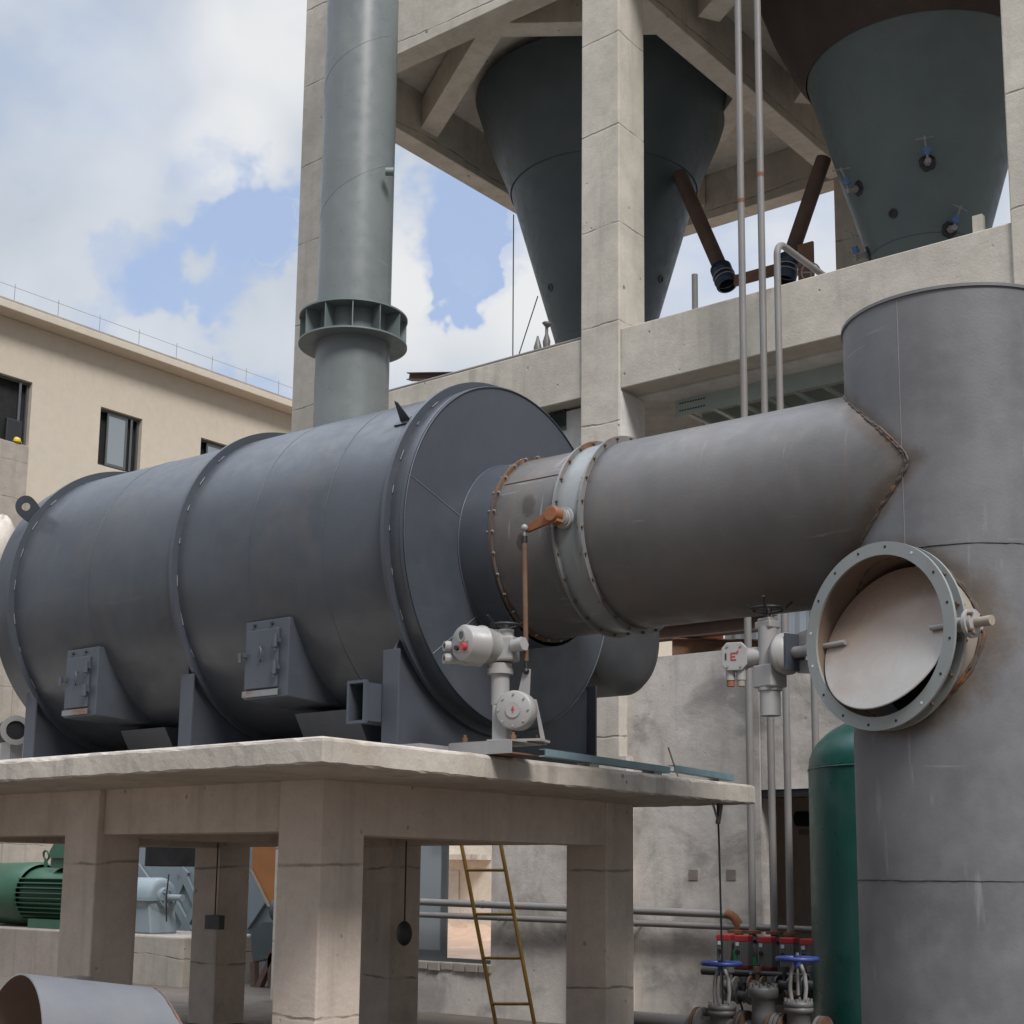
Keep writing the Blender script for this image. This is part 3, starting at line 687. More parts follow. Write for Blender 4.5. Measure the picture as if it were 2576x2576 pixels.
lever.obox(la+sd*.05, d*.03, sd*.02, V((0, .035, 0))).build('lever', M['rust_orange'], bv, bevel=.004)
rod = thing('linkage_rod', 'long thin rusty upright rod linking the valve lever to the actuator arm', 'rod', lb-V((0, .05, 1.05)))
rt0 = lb-V((0, .05, .0)); rb = V((-6.21, rt0.y+.02, 3.115))
MB().cyl(rt0-V((0, 0, .10)), rb, .0185, n=12).build('bar', M['rust'], rod)
MB().sph(rt0, .027).cyl(rt0-V((0, 0, .07)), rt0, .010, n=8).cyl(rt0+V((0, .05, 0)), rt0-V((0, .02, 0)), .013, n=8).build('ball_joint', M['steel'], rod)
MB().cyl(rt0-V((0, 0, .11)), rt0-V((0, 0, .06)), .022, n=6).build('lock_nut', M['black'], rod)
MB().cyl(rb-V((0, 0, .08)), rb+V((0, 0, .0)), .014, n=8).sph(rb-V((0, 0, .07)), .024).build('ball_joint', M['black'], rod)

# ------------------------------------------------------------------ electric actuator on the platform edge
ab = V((-6.30, 7.93, SZ1+.10))
ch = thing('channel_bracket', 'short rusty steel channel bracket under the actuator, overhanging the slab edge', 'bracket', (ab.x, ab.y, SZ1))
y0, y1 = 7.72, 8.12
k = MB().box(-6.72, SX1+.19, y0, y0+.01, SZ1+.004, SZ1+.092).build('web', M['steel'], ch)
MB().box(-6.72, SX1+.19, y0+.011, y1, SZ1+.088, SZ1+.098).build('top_plate', M['steel'], ch)
MB().box(-6.72, SX1+.19, y0+.011, y1-.1, SZ1+.002, SZ1+.012).build('bottom_plate', M['rust'], ch)
MB().box(-7.3, -6.721, 7.42, 7.72, SZ1+.004, SZ1+.075).build('end_piece', M['steel'], ch)
for x, y in ((-6.62, 7.78), (-6.2, 7.80), (-6.2, 8.06)): MB().cyl((x, y, SZ1+.098), (x, y, SZ1+.135), .022, n=6).cyl((x, y, SZ1+.135), (x, y, SZ1+.155), .012, n=8).build('bolt', M['rust'], ch)
ac = thing('electric_actuator', 'pale grey electric actuator with red knob standing on the platform edge', 'actuator', ab)
gA = V((.30, -.954, 0)).normalized(); gB = V((.954, .30, 0)); zu = V((0, 0, 1))     # front direction of the round gearbox
gc = ab+V((.05, -.02, .215))
A = lambda x, y, z: ab+gB*x+gA*y+zu*z
MB().lathe(gc, gA, [(.0, .085), (.125, .085), (.138, .075), (.138, -.03), (.12, -.05), (0, -.05)], 48).build('gearbox', M['grey_act'], ac)
MB().lathe(gc, gA, [(0, .096), (.055, .096), (.055, .085)], 32, False).build('position_dial', M['grey_act'], ac)
ar = MB(); q0 = gc+gA*.098
for pp in ([(-.004, -.022), (.004, -.022), (.003, .0), (-.003, 0)], [(-.013, -.003), (.013, -.003), (.0, .026)]): ar.prism([q0+gB*x+zu*z for x, z in pp], gA*.002)
ar.build('red_arrow_mark', M['red_knob'], ac)
for a_ in range(0, 360, 45): p = gc+gB*(.112*math.cos(R(a_)))+zu*(.112*math.sin(R(a_))); MB().cyl(p+gA*.08, p+gA*.095, .008, n=6).build('bolt', M['grey_act'], ac)
MB().obox(A(-.085, .0, .17), gB*.06, gA*.06, zu*.17).build('gear_case', M['grey_act'], ac, bevel=.015)
for sx_ in (-1, 1): MB().prism([A(.04+sx_*.19, -.03, 0), A(.04+sx_*.165, -.03, 0), A(.04+sx_*.11, -.03, .30), A(.04+sx_*.12, -.03, .30)], gA*.03).build('stand_leg', M['grey_act'], ac)
MB().obox(A(.03, -.02, .008), gB*.20, gA*.10, zu*.008).build('foot_plate', M['grey_act'], ac)
A0 = A; A = lambda x, y, z: A0((x+.055)*1.05-.105, y*1.05, .42+(z-.38)*1.08)
MB().cyl(A(-.055, 0, .24), A(-.055, 0, .44), .066, n=28).cyl(A(-.055, 0, .44), A(-.055, 0, .475), .092, n=32).cyl(A(-.055, 0, .475), A(-.055, 0, .51), .082, n=32).build('mount_flange', M['grey_act'], ac)
body = MB().obox(A(-.03, .0, .605), gB*.095, gA*.08, zu*.09).build('motor_body', M['grey_act'], ac, bevel=.02, seg=3)
mh = A(-.11, .02, .625); md = (gA*.86-gB*.5).normalized()     # cover points to the left front
MB().lathe(mh, md, [(.126, -.03), (.130, .09), (.140, .095), (.140, .115), (.130, .12), (.130, .255), (.118, .272), (0, .272)], 48).build('control_cover', M['grey_act'], ac)
ma, mb_, _ = basis(md); fc = mh+md*.272
if mb_.z < 0: ma, mb_ = -ma, -mb_
MB().ring(fc+mb_*.05, md, .030, .044, .012, 28).build('window_rim', M['grey_act'], ac); MB().disc(fc+mb_*.05+md*.003, md, .031, 24).build('window_glass', M['lens'], ac)
sgn = 1 if ma.dot(r2) > 0 else -1; mr = ma*sgn
MB().obox(fc-mb_*.035+mr*.045, mr*.040, mb_*.040, md*.003).obox(fc-mb_*.035-mr*.040, mr*.032, mb_*.036, md*.003).build('knob_recess', M['steel'], ac)
MB().cyl(fc-mb_*.035+mr*.045, fc-mb_*.035+mr*.045+md*.035, .028, n=8).build('red_knob', M['red_knob'], ac)
MB().cyl(fc-mb_*.035-mr*.040, fc-mb_*.035-mr*.040+md*.025, .018, n=10).build('black_knob', M['black'], ac)
tb0 = A(-.17, .0, .575); td = (-gB*.72+gA*.70).normalized(); tb0 = tb0-gB*.03
MB().cyl(tb0, tb0+td*.13, .085, n=28).build('terminal_box', M['grey_act'], ac)
for dz_ in (-.045, .045):
    p = tb0+td*.12+zu*dz_
    MB().cyl(p, p+td*.12, .034, n=16).cyl(p+td*.12, p+td*.155, .042, n=6).ring(p+td*.158, td, .022, .036, .012, 16).build('cable_gland', M['grey_act'], ac); MB().disc(p+td*.158, td, .023, 14).build('gland_hole', M['black'], ac)
MB().cyl(A(.06, .06, .615), A(.135, .08, .625), .046, n=20).cyl(A(.11, .07, .62), A(.145, .08, .625), .054, n=6).build('motor_plug', M['grey_act'], ac)
MB().cyl(A(-.02, 0, .69), A(-.02, 0, .735), .06, n=24).build('wheel_hub', M['grey_act'], ac)
def handwheel(parent, c, R_, mat, arms):
    MB().torus(c, (0, 0, 1), R_, .011, 36, 8).cyl(c-zu*.035, c+zu*.02, .028, n=12).build('handwheel', mat, parent)
    for k in range(3):
        a_ = R(arms+k*120); e = V((math.cos(a_), math.sin(a_), 0))
        MB().tube([c-zu*.03, c+e*R_-zu*.004, c+e*R_*1.65+zu*.055], .009, 8).build('wheel_arm', mat, parent)
handwheel(ac, A(-.02, 0, .765), .105, M['black'], 20)
A = A0
lv0 = gc-gA*.085; lv1 = rb-V((0, 0, .07))+gA*(-.03)
d = (lv1-lv0).normalized(); sd = gA.cross(d).normalized()
MB().prism([lv0+sd*.06-d*.05, lv0-sd*.06-d*.05, lv1-sd*.026+d*.02, lv1+sd*.026+d*.02], gA*.022).cyl(lv0-gA*.02, lv0+gA*.06, .05, n=20).build('output_arm', M['grey_act'], ac, bevel=.004)

# ------------------------------------------------------------------ welded duct: side pipe into the big upright pipe
RV = .707
td_ = thing('steel_duct', 'very large bare grey steel duct at the right with a side pipe welded into it', 'duct', (DX, DYV, 0))
mbv = MB(); prof = [(RV, z) for z in (-.1, 1.0, 2.0, 3.0, 4.0, 5.0, 5.22)]
zs_ = [-.1, 1.0, 2.0, 2.4]+[2.5+i*.02 for i in range(58)]+[3.8, 4.4, 5.0, 5.22]; na = 300
gv = [V((DX+RV*math.cos(2*math.pi*i/na), DYV+RV*math.sin(2*math.pi*i/na), z)) for z in zs_ for i in range(na)]
def inbr(p): q = p-BC; h = q.dot(BN); return h > 0 and (q-BN*h).length < BR-.008
mbv.add(gv, [f_ for j in range(len(zs_)-1) for i in range(na) for f_ in [(j*na+i, j*na+(i+1) % na, (j+1)*na+(i+1) % na, (j+1)*na+i)] if not all(inbr(gv[k]) for k in f_)], True)
mbv.lathe((DX, DYV, 0), (0, 0, 1), [(RV-.012, 3.6), (RV-.012, 5.22)], 128); mbv.ring((DX, DYV, 5.22), (0, 0, 1), RV-.012, RV+.012, .02, 128)
mbv.build('upright_pipe', M['duct_v'], td_)
nn = 160; X0 = -5.86
v0, v1, seam = [], [], []
for i in range(nn):
    a_ = 2*math.pi*i/nn; p = dp(X0, RD, a_)
    yy = p.y-dY(X0)                      # lateral offset
    q = None
    # run along the side pipe axis to the wall of the upright pipe
    s = (DX-X0)/dax.x; e = dp(X0, RD, a_)+dax*s; off_ = (e-V((DX, DYV, e.z))); lat = off_.x*dey.x+off_.y*dey.y
    back = math.sqrt(max(0, RV*RV-lat*lat)); q = e-dax*back
    v0.append(p); v1.append(q); seam.append(q)
hp = MB().add([p*(1-k/8)+q*(k/8) for k in range(9) for p, q in zip(v0, v1)], [(k*nn+i, k*nn+(i+1) % nn, (k+1)*nn+(i+1) % nn, (k+1)*nn+i) for k in range(8) for i in range(nn)], True)
hp.build('side_pipe', M['duct_h'], td_)
sm = seam+[seam[0]]
dense = [sm[i]*(1-f_)+sm[i+1]*f_ for i in range(nn) for f_ in (0, .5)]+[sm[0]]
MB().tube(dense, .010, 7, False, .45).tube([p+V((.016, -.006, 0)) for p in dense], .007, 6, False, .5).build('weld_bead', M['rust_mix'], td_)
for z in (1.615, 3.60):
    MB().tube([V((DX+(RV+.001)*math.cos(a_), DYV+(RV+.001)*math.sin(a_), z+random.uniform(-.002, .002))) for a_ in [R(3*i) for i in range(121)]], .0045, 5, False, .3).build('weld_seam', M['elbow'], td_)
p = at(2275, 1000, Y=DYV-.65); a_ = math.atan2(p.y-DYV, p.x-DX)
MB().tube([V((DX+(RV+.0005)*math.cos(a_), DYV+(RV+.0005)*math.sin(a_), z)) for z in (3.62, 4.4, 5.2)], .002, 5).build('weld_seam', M['steel'], td_)
# branch stub
bs = MB(); ta, tbz = BN.cross(V((0, 0, 1))).normalized(), V((0, 0, 1)); nb = 120; bv0, bv1 = [], []
LB = .826
for i in range(nb):
    t_ = 2*math.pi*i/nb; e = ta*(BR*math.cos(t_))+tbz*(BR*math.sin(t_)); back = math.sqrt(RV*RV-(BR*math.cos(t_))**2)
    bv0.append(BC+e+BN*(back-.004)); bv1.append(BC+e+BN*(LB-.03))
bs.add(bv0+bv1, [(i, (i+1) % nb, nb+(i+1) % nb, nb+i) for i in range(nb)], True)
bs.build('branch_stub', M['branch'], td_)
bl = bv0+[bv0[0]]
MB().tube([p+BN*.006 for p in bl], .016, 7, False, .5).tube([p+BN*.035+(p-BC-BN*(p-BC).dot(BN)).normalized()*.006 for p in bl], .008, 6, False, .5).build('weld_bead', M['rust_mix'], td_)
# open butterfly valve on the branch
bf = thing('open_valve', 'open mouthed grey butterfly valve with pale disc on the branch of the big duct', 'valve', BC+BN*LB)
fcn = BC+BN*LB
f = MB().ring(fcn, BN, BR-.012, .574, .018, 96).build('flange', M['open_flange'], bf)
for k in range(16):
    t_ = 2*math.pi*(k+.4)/16; p = fcn+(ta*math.cos(t_)+tbz*math.sin(t_))*.541
    MB().cyl(p+BN*.0085, p+BN*.011, .0085, n=12).build('bolt_hole', M['dark_hole'] if k % 5 else M['panel'], f)
f2 = MB().ring(fcn-BN*.10, BN, BR+.002, .568, .018, 96).build('flange', M['open_flange'], bf)
for k in range(16):
    t_ = 2*math.pi*(k+.4)/16; p = fcn-BN*.10+(ta*math.cos(t_)+tbz*math.sin(t_))*.541
    MB().cyl(p-BN*.04, p+BN*.03, .012, n=6).build('bolt', M['rust'], f2)
MB().lathe(fcn, BN, [(BR+.012, -.095), (BR+.012, -.009)], 96).build('body', M['valve_grey'], bf)
MB().lathe(fcn, BN, [(BR-.012, -.42), (BR-.012, -.009)], 96).build('liner', M['inner'], bf)
MB().disc(fcn-BN*.52, BN, BR-.02, 64).build('dark_bore', M['dark_hole'], bf)
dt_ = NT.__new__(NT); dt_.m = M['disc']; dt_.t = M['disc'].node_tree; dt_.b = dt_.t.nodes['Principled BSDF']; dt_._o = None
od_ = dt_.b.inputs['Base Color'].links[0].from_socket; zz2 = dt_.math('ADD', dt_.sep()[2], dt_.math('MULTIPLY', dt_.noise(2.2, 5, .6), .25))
dt_.L(dt_.mix(dt_.math('MULTIPLY', dt_.rng(zz2, -.10, .25), .85), od_, (.27, .185, .13)), dt_.b.inputs['Base Color'])  # tan upper half: reflection and shade gradient painted into the disc colour
tl = R(21); dn = (BN*math.cos(tl)+tbz*math.sin(tl)).normalized(); dc = fcn-BN*.085
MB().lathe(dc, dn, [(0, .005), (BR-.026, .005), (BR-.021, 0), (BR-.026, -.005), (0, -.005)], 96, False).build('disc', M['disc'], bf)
left = -ta if (-ta).dot(r2) < 0 else ta
for e, L0 in ((left, .13), (-left, .10)):
    MB().cyl(dc+e*(BR-.01)+dn*.018, dc+e*(BR-.01-L0-.05)+dn*.022, .017, n=14).build('shaft', M['grey_act'], bf)
rg = -left; p = dc+rg*(BR+.0)
MB().cyl(p, p+rg*.10, .045, n=20).cyl(p+rg*.10, p+rg*.125, .085, n=28).cyl(p+rg*.125, p+rg*.145, .07, n=8).build('shaft_bearing', M['grey_act'], bf)
MB().cyl(p+rg*.145, p+rg*.25, .030, n=16).build('shaft_end', M['branch'], bf)
for a_ in (45, 135, 225, 315): q = p+rg*.125+(BN*math.cos(R(a_))+zu*math.sin(R(a_)))*.066; MB().cyl(q, q+rg*.03, .012, n=6).build('bolt', M['rust'], bf)
# its actuator
a2 = dc+left*(BR+.41)
a2t = thing('electric_actuator', 'pale grey electric actuator with a red letter mark, hung beside the open valve', 'actuator', a2)
le = left; fr_ = BN
Q = lambda x, y, z: a2+le*x+fr_*y+zu*z
MB().cyl(dc+left*(BR+.0), a2, .038, n=18).build('drive_shaft', M['steel'], a2t)
for sx_ in (-1, 1): MB().prism([dc+left*(BR+.02)+zu*.06*sx_-fr_*.05, dc+left*(BR+.02)+zu*(.17*sx_)-fr_*.05, Q(-.13, -.05, .13*sx_), Q(-.13, -.05, .05*sx_)], fr_*.012).build('bracket_arm', M['steel'], a2t)
MB().obox(Q(-.145, 0, 0), le*.008, fr_*.085, zu*.12).build('bracket_plate', M['drum_flat'], a2t)
MB().lathe(Q(-.13, 0, 0), le, [(0, 0), (.125, 0), (.125, .035), (.14, .04), (.14, .075), (.10, .085), (.10, .13), (0, .13)], 40).build('gearbox', M['grey_act'], a2t)
for a_ in range(0, 360, 60): q = Q(-.06, 0, 0)+fr_*(.127*math.cos(R(a_)))+zu*(.127*math.sin(R(a_))); MB().cyl(q, q+le*.02, .010, n=6).build('bolt', M['steel'], a2t)
MB().cyl(Q(.06, .03, -.07), Q(.06, .03, .19), .066, n=28).build('column_case', M['grey_act'], a2t)
MB().obox(Q(.06, .03, .205), le*.07, fr_*.055, zu*.025).obox(Q(.06, .03, .24), le*.055, fr_*.045, zu*.012).build('top_block', M['grey_act'], a2t, bevel=.008)
MB().obox(Q(.05, .03, -.14), le*.085, fr_*.075, zu*.075).build('lower_block', M['grey_act'], a2t, bevel=.01)
MB().cyl(Q(.05, .03, -.215), Q(.05, .03, -.235), .078, n=28).cyl(Q(.05, .03, -.235), Q(.05, .03, -.40), .068, n=28).build('motor', M['grey_act'], a2t)
MB().cyl(Q(.09, .04, -.0), Q(.225, .10, -.003), .05, .075, n=24).build('cover_neck', M['grey_act'], a2t)
tbx = MB(); tc = Q(.245, .15, -.0); le0, fr0 = le, fr_
fr_ = V((CAM.x-tc.x, CAM.y-tc.y, 0)).normalized(); fr_ = (fr_+le0*.25).normalized(); le = zu.cross(fr_)*-1
if le.dot(le0) < 0: le = -le
octo = [tc+le*(.085*x)+zu*(.095*z) for x, z in ((-1, -.6), (-.6, -1), (.6, -1), (1, -.6), (1, .6), (.6, 1), (-.6, 1), (-1, .6))]
tbx.prism([p+fr_*.05 for p in octo], fr_*-.11).build('terminal_box', M['grey_act'], a2t, bevel=.006)
em = MB(); e0 = tc+fr_*.053; rr_ = -le
for (x0, x1, z0, z1) in ((-.03, -.02, -.035, .035), (-.02, .02, -.035, -.025), (-.02, .012, -.005, .004), (-.02, .02, .025, .035), (.024, .031, .02, .045), (.034, .041, .03, .052)):
    em.obox(e0+rr_*((x0+x1)*.37)+zu*((z0+z1)*.37), rr_*((x1-x0)*.36), zu*((z1-z0)*.36), fr_*.0015)
em.build('red_letter_mark', M['red_knob'], a2t)
MB().obox(e0+le*.055, le*.005, zu*.022, fr_*.001).build('name_slot', M['black'], a2t)
for x, z in ((-.6, -.8), (.6, -.8), (.6, .8), (-.6, .8)): q = tc+le*(.075*x)+zu*(.085*z)+fr_*.05; MB().cyl(q, q+fr_*.008, .009, n=6).build('bolt', M['steel'], a2t)
for x in (-.035, .035):
    q = tc+le*x-zu*.08
    g_ = MB().cyl(q, q-zu*.075, .031, n=16).build('cable_gland', M['grey_act'], a2t); MB().cyl(q-zu*.076, q-zu*.115, .027, n=12).build('plug', M['rust_orange'] if x > 0 else M['branch'], g_)
le, fr_ = le0, fr0
handwheel(a2t, Q(.06, .03, .315), .105, M['black'], 50); MB().cyl(Q(.06, .03, .25), Q(.06, .03, .30), .022, n=12).build('wheel_stem', M['black'], a2t)

# ------------------------------------------------------------------ strut channels lying along the slab edge
def strut(p0, p1, lab, h=.05):
    a = at(*p0, X=SX1-.05); b = at(*p1, X=SX1-.05); z = SZ1+.07
    a.z = z; b.z = z-.02
    o = thing('strut_channel', lab, 'strut', a, 'green strut channels on the slab edge')
    MB().bar(a, b, .012, h).build('web', M['strut'], o); MB().bar(a+V((-.03, 0, -h/2)), b+V((-.03, 0, -h/2)), .06, .006).build('lower_lip', M['tray'], o); MB().bar(a+V((-.03, 0, h/2)), b+V((-.03, 0, h/2)), .06, .006).build('upper_lip', M['strut'], o)
strut((1372, 1885), (1685, 1925), 'longer blue green steel strut channel lying on the platform slab edge')
strut((1697, 1928), (1846, 1948), 'shorter blue green steel strut channel lying at the slab end')
for k, px in enumerate((1490, 1650, 1812)):
    p = at(px, 1925, X=SX1-.08); tag(MB().box(p.x-.10, p.x+.02, p.y-.06, p.y+.06, SZ1-.004, SZ1+.035).build('timber_packer', M['slab'], loc=p), ('pale packing block under the longer strut channel near the actuator', 'pale packing block under the far end of the longer strut channel', 'pale packing block under the shorter strut channel')[k], 'block', 'packing blocks under the strut channels')
p, q = at(1681, 1880, Y=10.9), at(1714, 1922, Y=10.9); tag(MB().cyl(p, q-V((0, 0, .2)), .008, n=6).build('loose_rebar', M['rust_dark'], loc=q), 'thin rusty rod leaning above the strut channels against the wall', 'rod')
p = at(1805, 2028, X=SX1-.25); z0 = at(1815, 2300, X=SX1-.25).z
hw = thing('hanging_cable', 'thin dark cable hanging from the slab corner with a forked grey clip', 'cable', p)
MB().tube([V((p.x, p.y, SZ0)), V((p.x, p.y+.02, 1.9)), V((p.x, p.y+.05, .8)), V((p.x, p.y+.05, .3))], .009, 6).build('cable', M['black'], hw)
MB().tube([V((p.x+.0, p.y, 2.13)), V((p.x, p.y-.08, SZ0))], .012, 6).tube([V((p.x+.0, p.y, 2.10)), V((p.x, p.y+.06, SZ0))], .022, 6).build('clip', M['galv'], hw)

# ------------------------------------------------------------------ walls under the tower
wy = 13.42
wall = thing('plaster_wall', 'stained grey plaster wall under the tower with an open window', 'wall', (-9, wy, 0))
wx0, wx1, wz0, wz1 = -12.35, -10.97, .60, 2.25
g = MB()
for (x0, x1, z0, z1) in ((-12.75, wx0, 0, 4.05), (wx0, wx1, 0, wz0), (wx0, wx1, wz1, 4.05), (wx1, -7.40, 0, 4.05)): g.box(x0, x1, wy, wy+.24, z0, z1)
g.build('plaster', M['plaster'], wall)
MB().box(-7.40, -3.0, wy+.01, wy+.24, 2.54, 4.04).build('plaster', M['plaster'], wall)
MB().box(-7.46, -7.36, wy-.03, wy-.001, 0, 4.04).build('corner_strip', M['plaster'], wall)
fr = MB()
for (x0, x1, z0, z1) in ((wx0, wx1, wz1-.05, wz1), (wx0, wx1, wz0, wz0+.045), (wx0, wx0+.05, wz0+.045, wz1-.05), (wx1-.05, wx1, wz0+.045, wz1-.05)): fr.box(x0, x1, wy+.06, wy+.14, z0, z1)
win = fr.build('window', M['frame'], wall)
sxa, sxb = wx0+.05, wx0+.62
fs = MB()
for (x0, x1, z0, z1) in ((sxa, sxb, wz1-.12, wz1-.05), (sxa, sxb, wz0+.045, wz0+.13), (sxa, sxa+.06, wz0+.13, wz1-.12), (sxb-.09, sxb, wz0+.13, wz1-.12)): fs.box(x0, x1, wy+.07, wy+.10, z0, z1)
fs.build('sash', M['frame'], win); MB().box(sxa+.06, sxb-.09, wy+.08, wy+.088, wz0+.13, wz1-.12).build('pane', M['glass'], win)
sb = MB()
random.seed(3)
for i in range(7):
    x = wx0+.02+i*.2; sb.box(x, x+.18, wy-.02-random.uniform(0, .02), wy+.2, wz0-.10+random.uniform(-.01, .01), wz0-.004)
sb.build('broken_brick_sill', M['plinth'], wall, bevel=.01)
MB().box(-9.95, -9.62, wy-.012, wy-.004, 2.9, 3.72).build('dark_opening', M['dark_hole'], wall)
MB().box(-9.6, -8.95, wy-.15, wy-.002, 0, 2.95).build('pier', M['plaster'], wall)
for px in (1744, 1839):
    p = at(px, 2201, Y=wy-.005); MB().box(p.x-.055, p.x+.055, wy-.008, wy-.002, p.z-.055, p.z+.055).build('socket_hole', M['dark_wall'], wall)
for (x0, x1, z0, z1, lab) in ((-12.7, XC-TW, 4.06, LB0-.03, ''),):
    MB().box(x0, x1, wy+.10, wy+.3, z0, z1).build('upper_plaster', M['white_plaster'], wall)
p = at(1402, 1056, Y=wy+.09); MB().box(p.x-.11, p.x+.13, wy+.085, wy+.098, p.z-.15, p.z+.13).build('window', M['glass_dark'], wall)
bw = thing('recess_wall', 'dark brown recessed wall behind the standpipes right of the plaster wall', 'wall', (-6, 15.0, 0))
MB().box(-9.6, -2.5, 15.0, 15.2, -.1, 3.85).build('render', M['recess'], bw)
MB().box(-7.39, -3, wy+.02, wy+.2, 2.46, 2.538).build('lintel', M['black'], bw)
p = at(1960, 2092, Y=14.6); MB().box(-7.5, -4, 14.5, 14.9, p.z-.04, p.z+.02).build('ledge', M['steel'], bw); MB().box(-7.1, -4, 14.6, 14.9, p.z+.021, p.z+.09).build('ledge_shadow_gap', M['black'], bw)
p = at(2005, 2060, Y=14.7); MB().cyl((p.x, 14.7, p.z), (p.x+1.5, 14.7, p.z), .085, n=18).build('pipe_stub', M['black'], bw)
ub = thing('porch_wall', 'shaded brown back wall of the open storey behind the cable tray', 'wall', (-6.5, 16.0, 4))
MB().box(XC, XR, 16.2, 16.4, 4.0, LB0-.03).build('render', M['dark_wall'], ub)
MB().box(XL, XR, wy+.24, 20, 3.86, 4.045).build('floor', M['plinth'], ub)

# cable tray under the beam
tr = thing('cable_tray', 'galvanised perforated cable tray with rungs hung under the right tower beam', 'cable tray', (-6.5, 14.2, 6.5))
a = at(1632, 1045, Y=14.0); zt = a.z
MB().box(XC+.3, XR-.6, 14.0, 14.006, zt-.10, zt+.12).build('side_rail', M['tray'], tr)
MB().box(XC+.3, XR-.6, 14.62, 14.626, zt-.10, zt+.12).build('side_rail', M['tray'], tr)
for k in range(13): MB().box(XC+.45+k*.34, XC+.51+k*.34, 14.007, 14.619, zt-.10, zt-.075).build('rung', M['tray'], tr)
pd = MB()
for x0 in (XC+.36, XC+2.45):
    for i in range(10):
        for z in (-.04, .05): pd.box(x0+i*.036, x0+i*.036+.022, 13.996, 13.9995, zt+z, zt+z+.016)
pd.build('punched_slots', M['black'], tr)
for x in (-7.6, -5.6): MB().box(x, x+.04, 14.64, 14.68, zt, LB0-.03).build('hanger', M['galv'], tr)

# wall pipes
def wpipe(pa, pb, rad, lab, elbow=False):
    a, b = at(*pa, Y=wy-.16), at(*pb, Y=wy-.16)
    o = thing('wall_pipe', lab, 'pipe', a, 'grey pipes along the plaster wall')
    MB().cyl(a, b, rad, n=18).build('pipe', M['galv'], o)
    if elbow:
        d = (b-a).normalized(); c = b+V((0, 0, -.14))
        MB().tube([b+d*(.14*math.sin(t_))+V((0, 0, -.14+.14*math.cos(t_))) for t_ in [R(i*10) for i in range(10)]]+[b+d*.14+V((0, 0, -.28))], rad*1.08, 16).build('elbow', M['rust_orange'], o)
    for k in (.25, .6): p = a*(1-k)+b*k; MB().cyl(p-(b-a).normalized()*.012, p+(b-a).normalized()*.012, rad*1.12, n=18).cyl(p, p+V((0, .15, 0)), .012, n=8).build('clip', M['galv'], o)
wpipe((1040, 2268), (1828, 2300), .043, 'upper grey wall pipe ending in a rusty elbow', True)
wpipe((1040, 2300), (2060, 2340), .036, 'lower darker grey wall pipe passing behind the standpipes')

# ladder
a0, a1 = at(1157, 2105, Y=12.0), at(1252, 2600, Y=12.0); b0, b1 = at(1257, 2105, Y=12.0), at(1349, 2600, Y=12.0)
ld = thing('ladder', 'yellow steel ladder leaning in the gap behind the platform beam', 'ladder', a1)
up_ = (a0-a1).normalized()
for p, q in ((a0+up_*.25, a1), (b0+up_*.25, b1)): MB().cyl(p, q, .021, n=12).build('rail', M['yellow'], ld)
for y in (2083, 2192, 2305, 2415, 2528):
    k = (y-2105)/495; MB().cyl(a0*(1-k)+a1*k, b0*(1-k)+b1*k, .017, n=10).build('rung', M['yellow'], ld)

# junk stacked on the wall top
def beamI(p, q, w_, h, mat, lab):
    o = MB().bar(p+V((0, 0, h/2)), q+V((0, 0, h/2)), w_, .014).bar(p-V((0, 0, h/2)), q-V((0, 0, h/2)), w_, .014).bar(p, q, .012, h-.014)
    tag(o.build('steel_joist', mat, loc=p), lab, 'joist', 'steel joists stacked on the wall top')
zb = 4.05
beamI(V((-8.55, 13.6, zb+.115)), V((-7.55, 14.5, zb+.115)), .16, .20, M['rust'], 'pale rusty steel joist lying lowest on the wall top below the side duct')
beamI(V((-8.9, 13.7, zb+.32)), V((-7.35, 13.75, zb+.32)), .16, .16, M['rust_dark'], 'dark steel joist on top of the stack below the side duct')
beamI(V((-8.8, 14.0, zb+.50)), V((-7.5, 13.95, zb+.50)), .14, .12, M['black'], 'black steel joist hidden highest under the side duct')
p = at(1806, 1585, Y=14.4); tag(MB().box(p.x-.4, p.x+.06, 14.4, 14.42, zb, zb+1.3).build('sheet_panel', M['redsheet'], loc=(p.x, 14.4, zb)), 'rust red sheet panel standing behind the joists on the wall top', 'panel')
p = at(1850, 1600, Y=14.8); cp = MB()
for i in range(26):
    x = p.x-.14+i*.07; cp.add([(x, 14.8+(.02 if i % 2 else 0), zb), (x+.07, 14.8+(0 if i % 2 else .02), zb), (x+.07, 14.8+(0 if i % 2 else .02), zb+1.6), (x, 14.8+(.02 if i % 2 else 0), zb+1.6)], [(0, 1, 2, 3)])
o = cp.build('corrugated_panel', M['panel'], loc=(p.x, 14.8, zb)); so_ = o.modifiers.new('thick', 'SOLIDIFY'); so_.thickness = .004
tag(o, 'pale blue corrugated panel standing behind the second actuator', 'panel')

# ------------------------------------------------------------------ green tank, manifold and valves
TR = .80; TY = 12.35; TX = at(2260, 1900, Y=TY).x
tk = thing('green_tank', 'tall dark green pressure tank half hidden behind the big duct', 'tank', (TX, TY, 0))
zt = 2.62
MB().lathe((TX, TY, 0), (0, 0, 1), [(TR, -.1), (TR, 1.2), (TR, zt)], 72).build('shell', M['teal'], tk)
MB().lathe((TX, TY, zt), (0, 0, 1), [(TR*math.cos(R(a_)), .50*math.sin(R(a_))) for a_ in range(0, 91, 9)], 72).build('dome', M['teal'], tk)
MB().torus((TX, TY, zt-.02), (0, 0, 1), TR+.001, .008, 72, 6).build('weld_seam', M['teal'], tk)
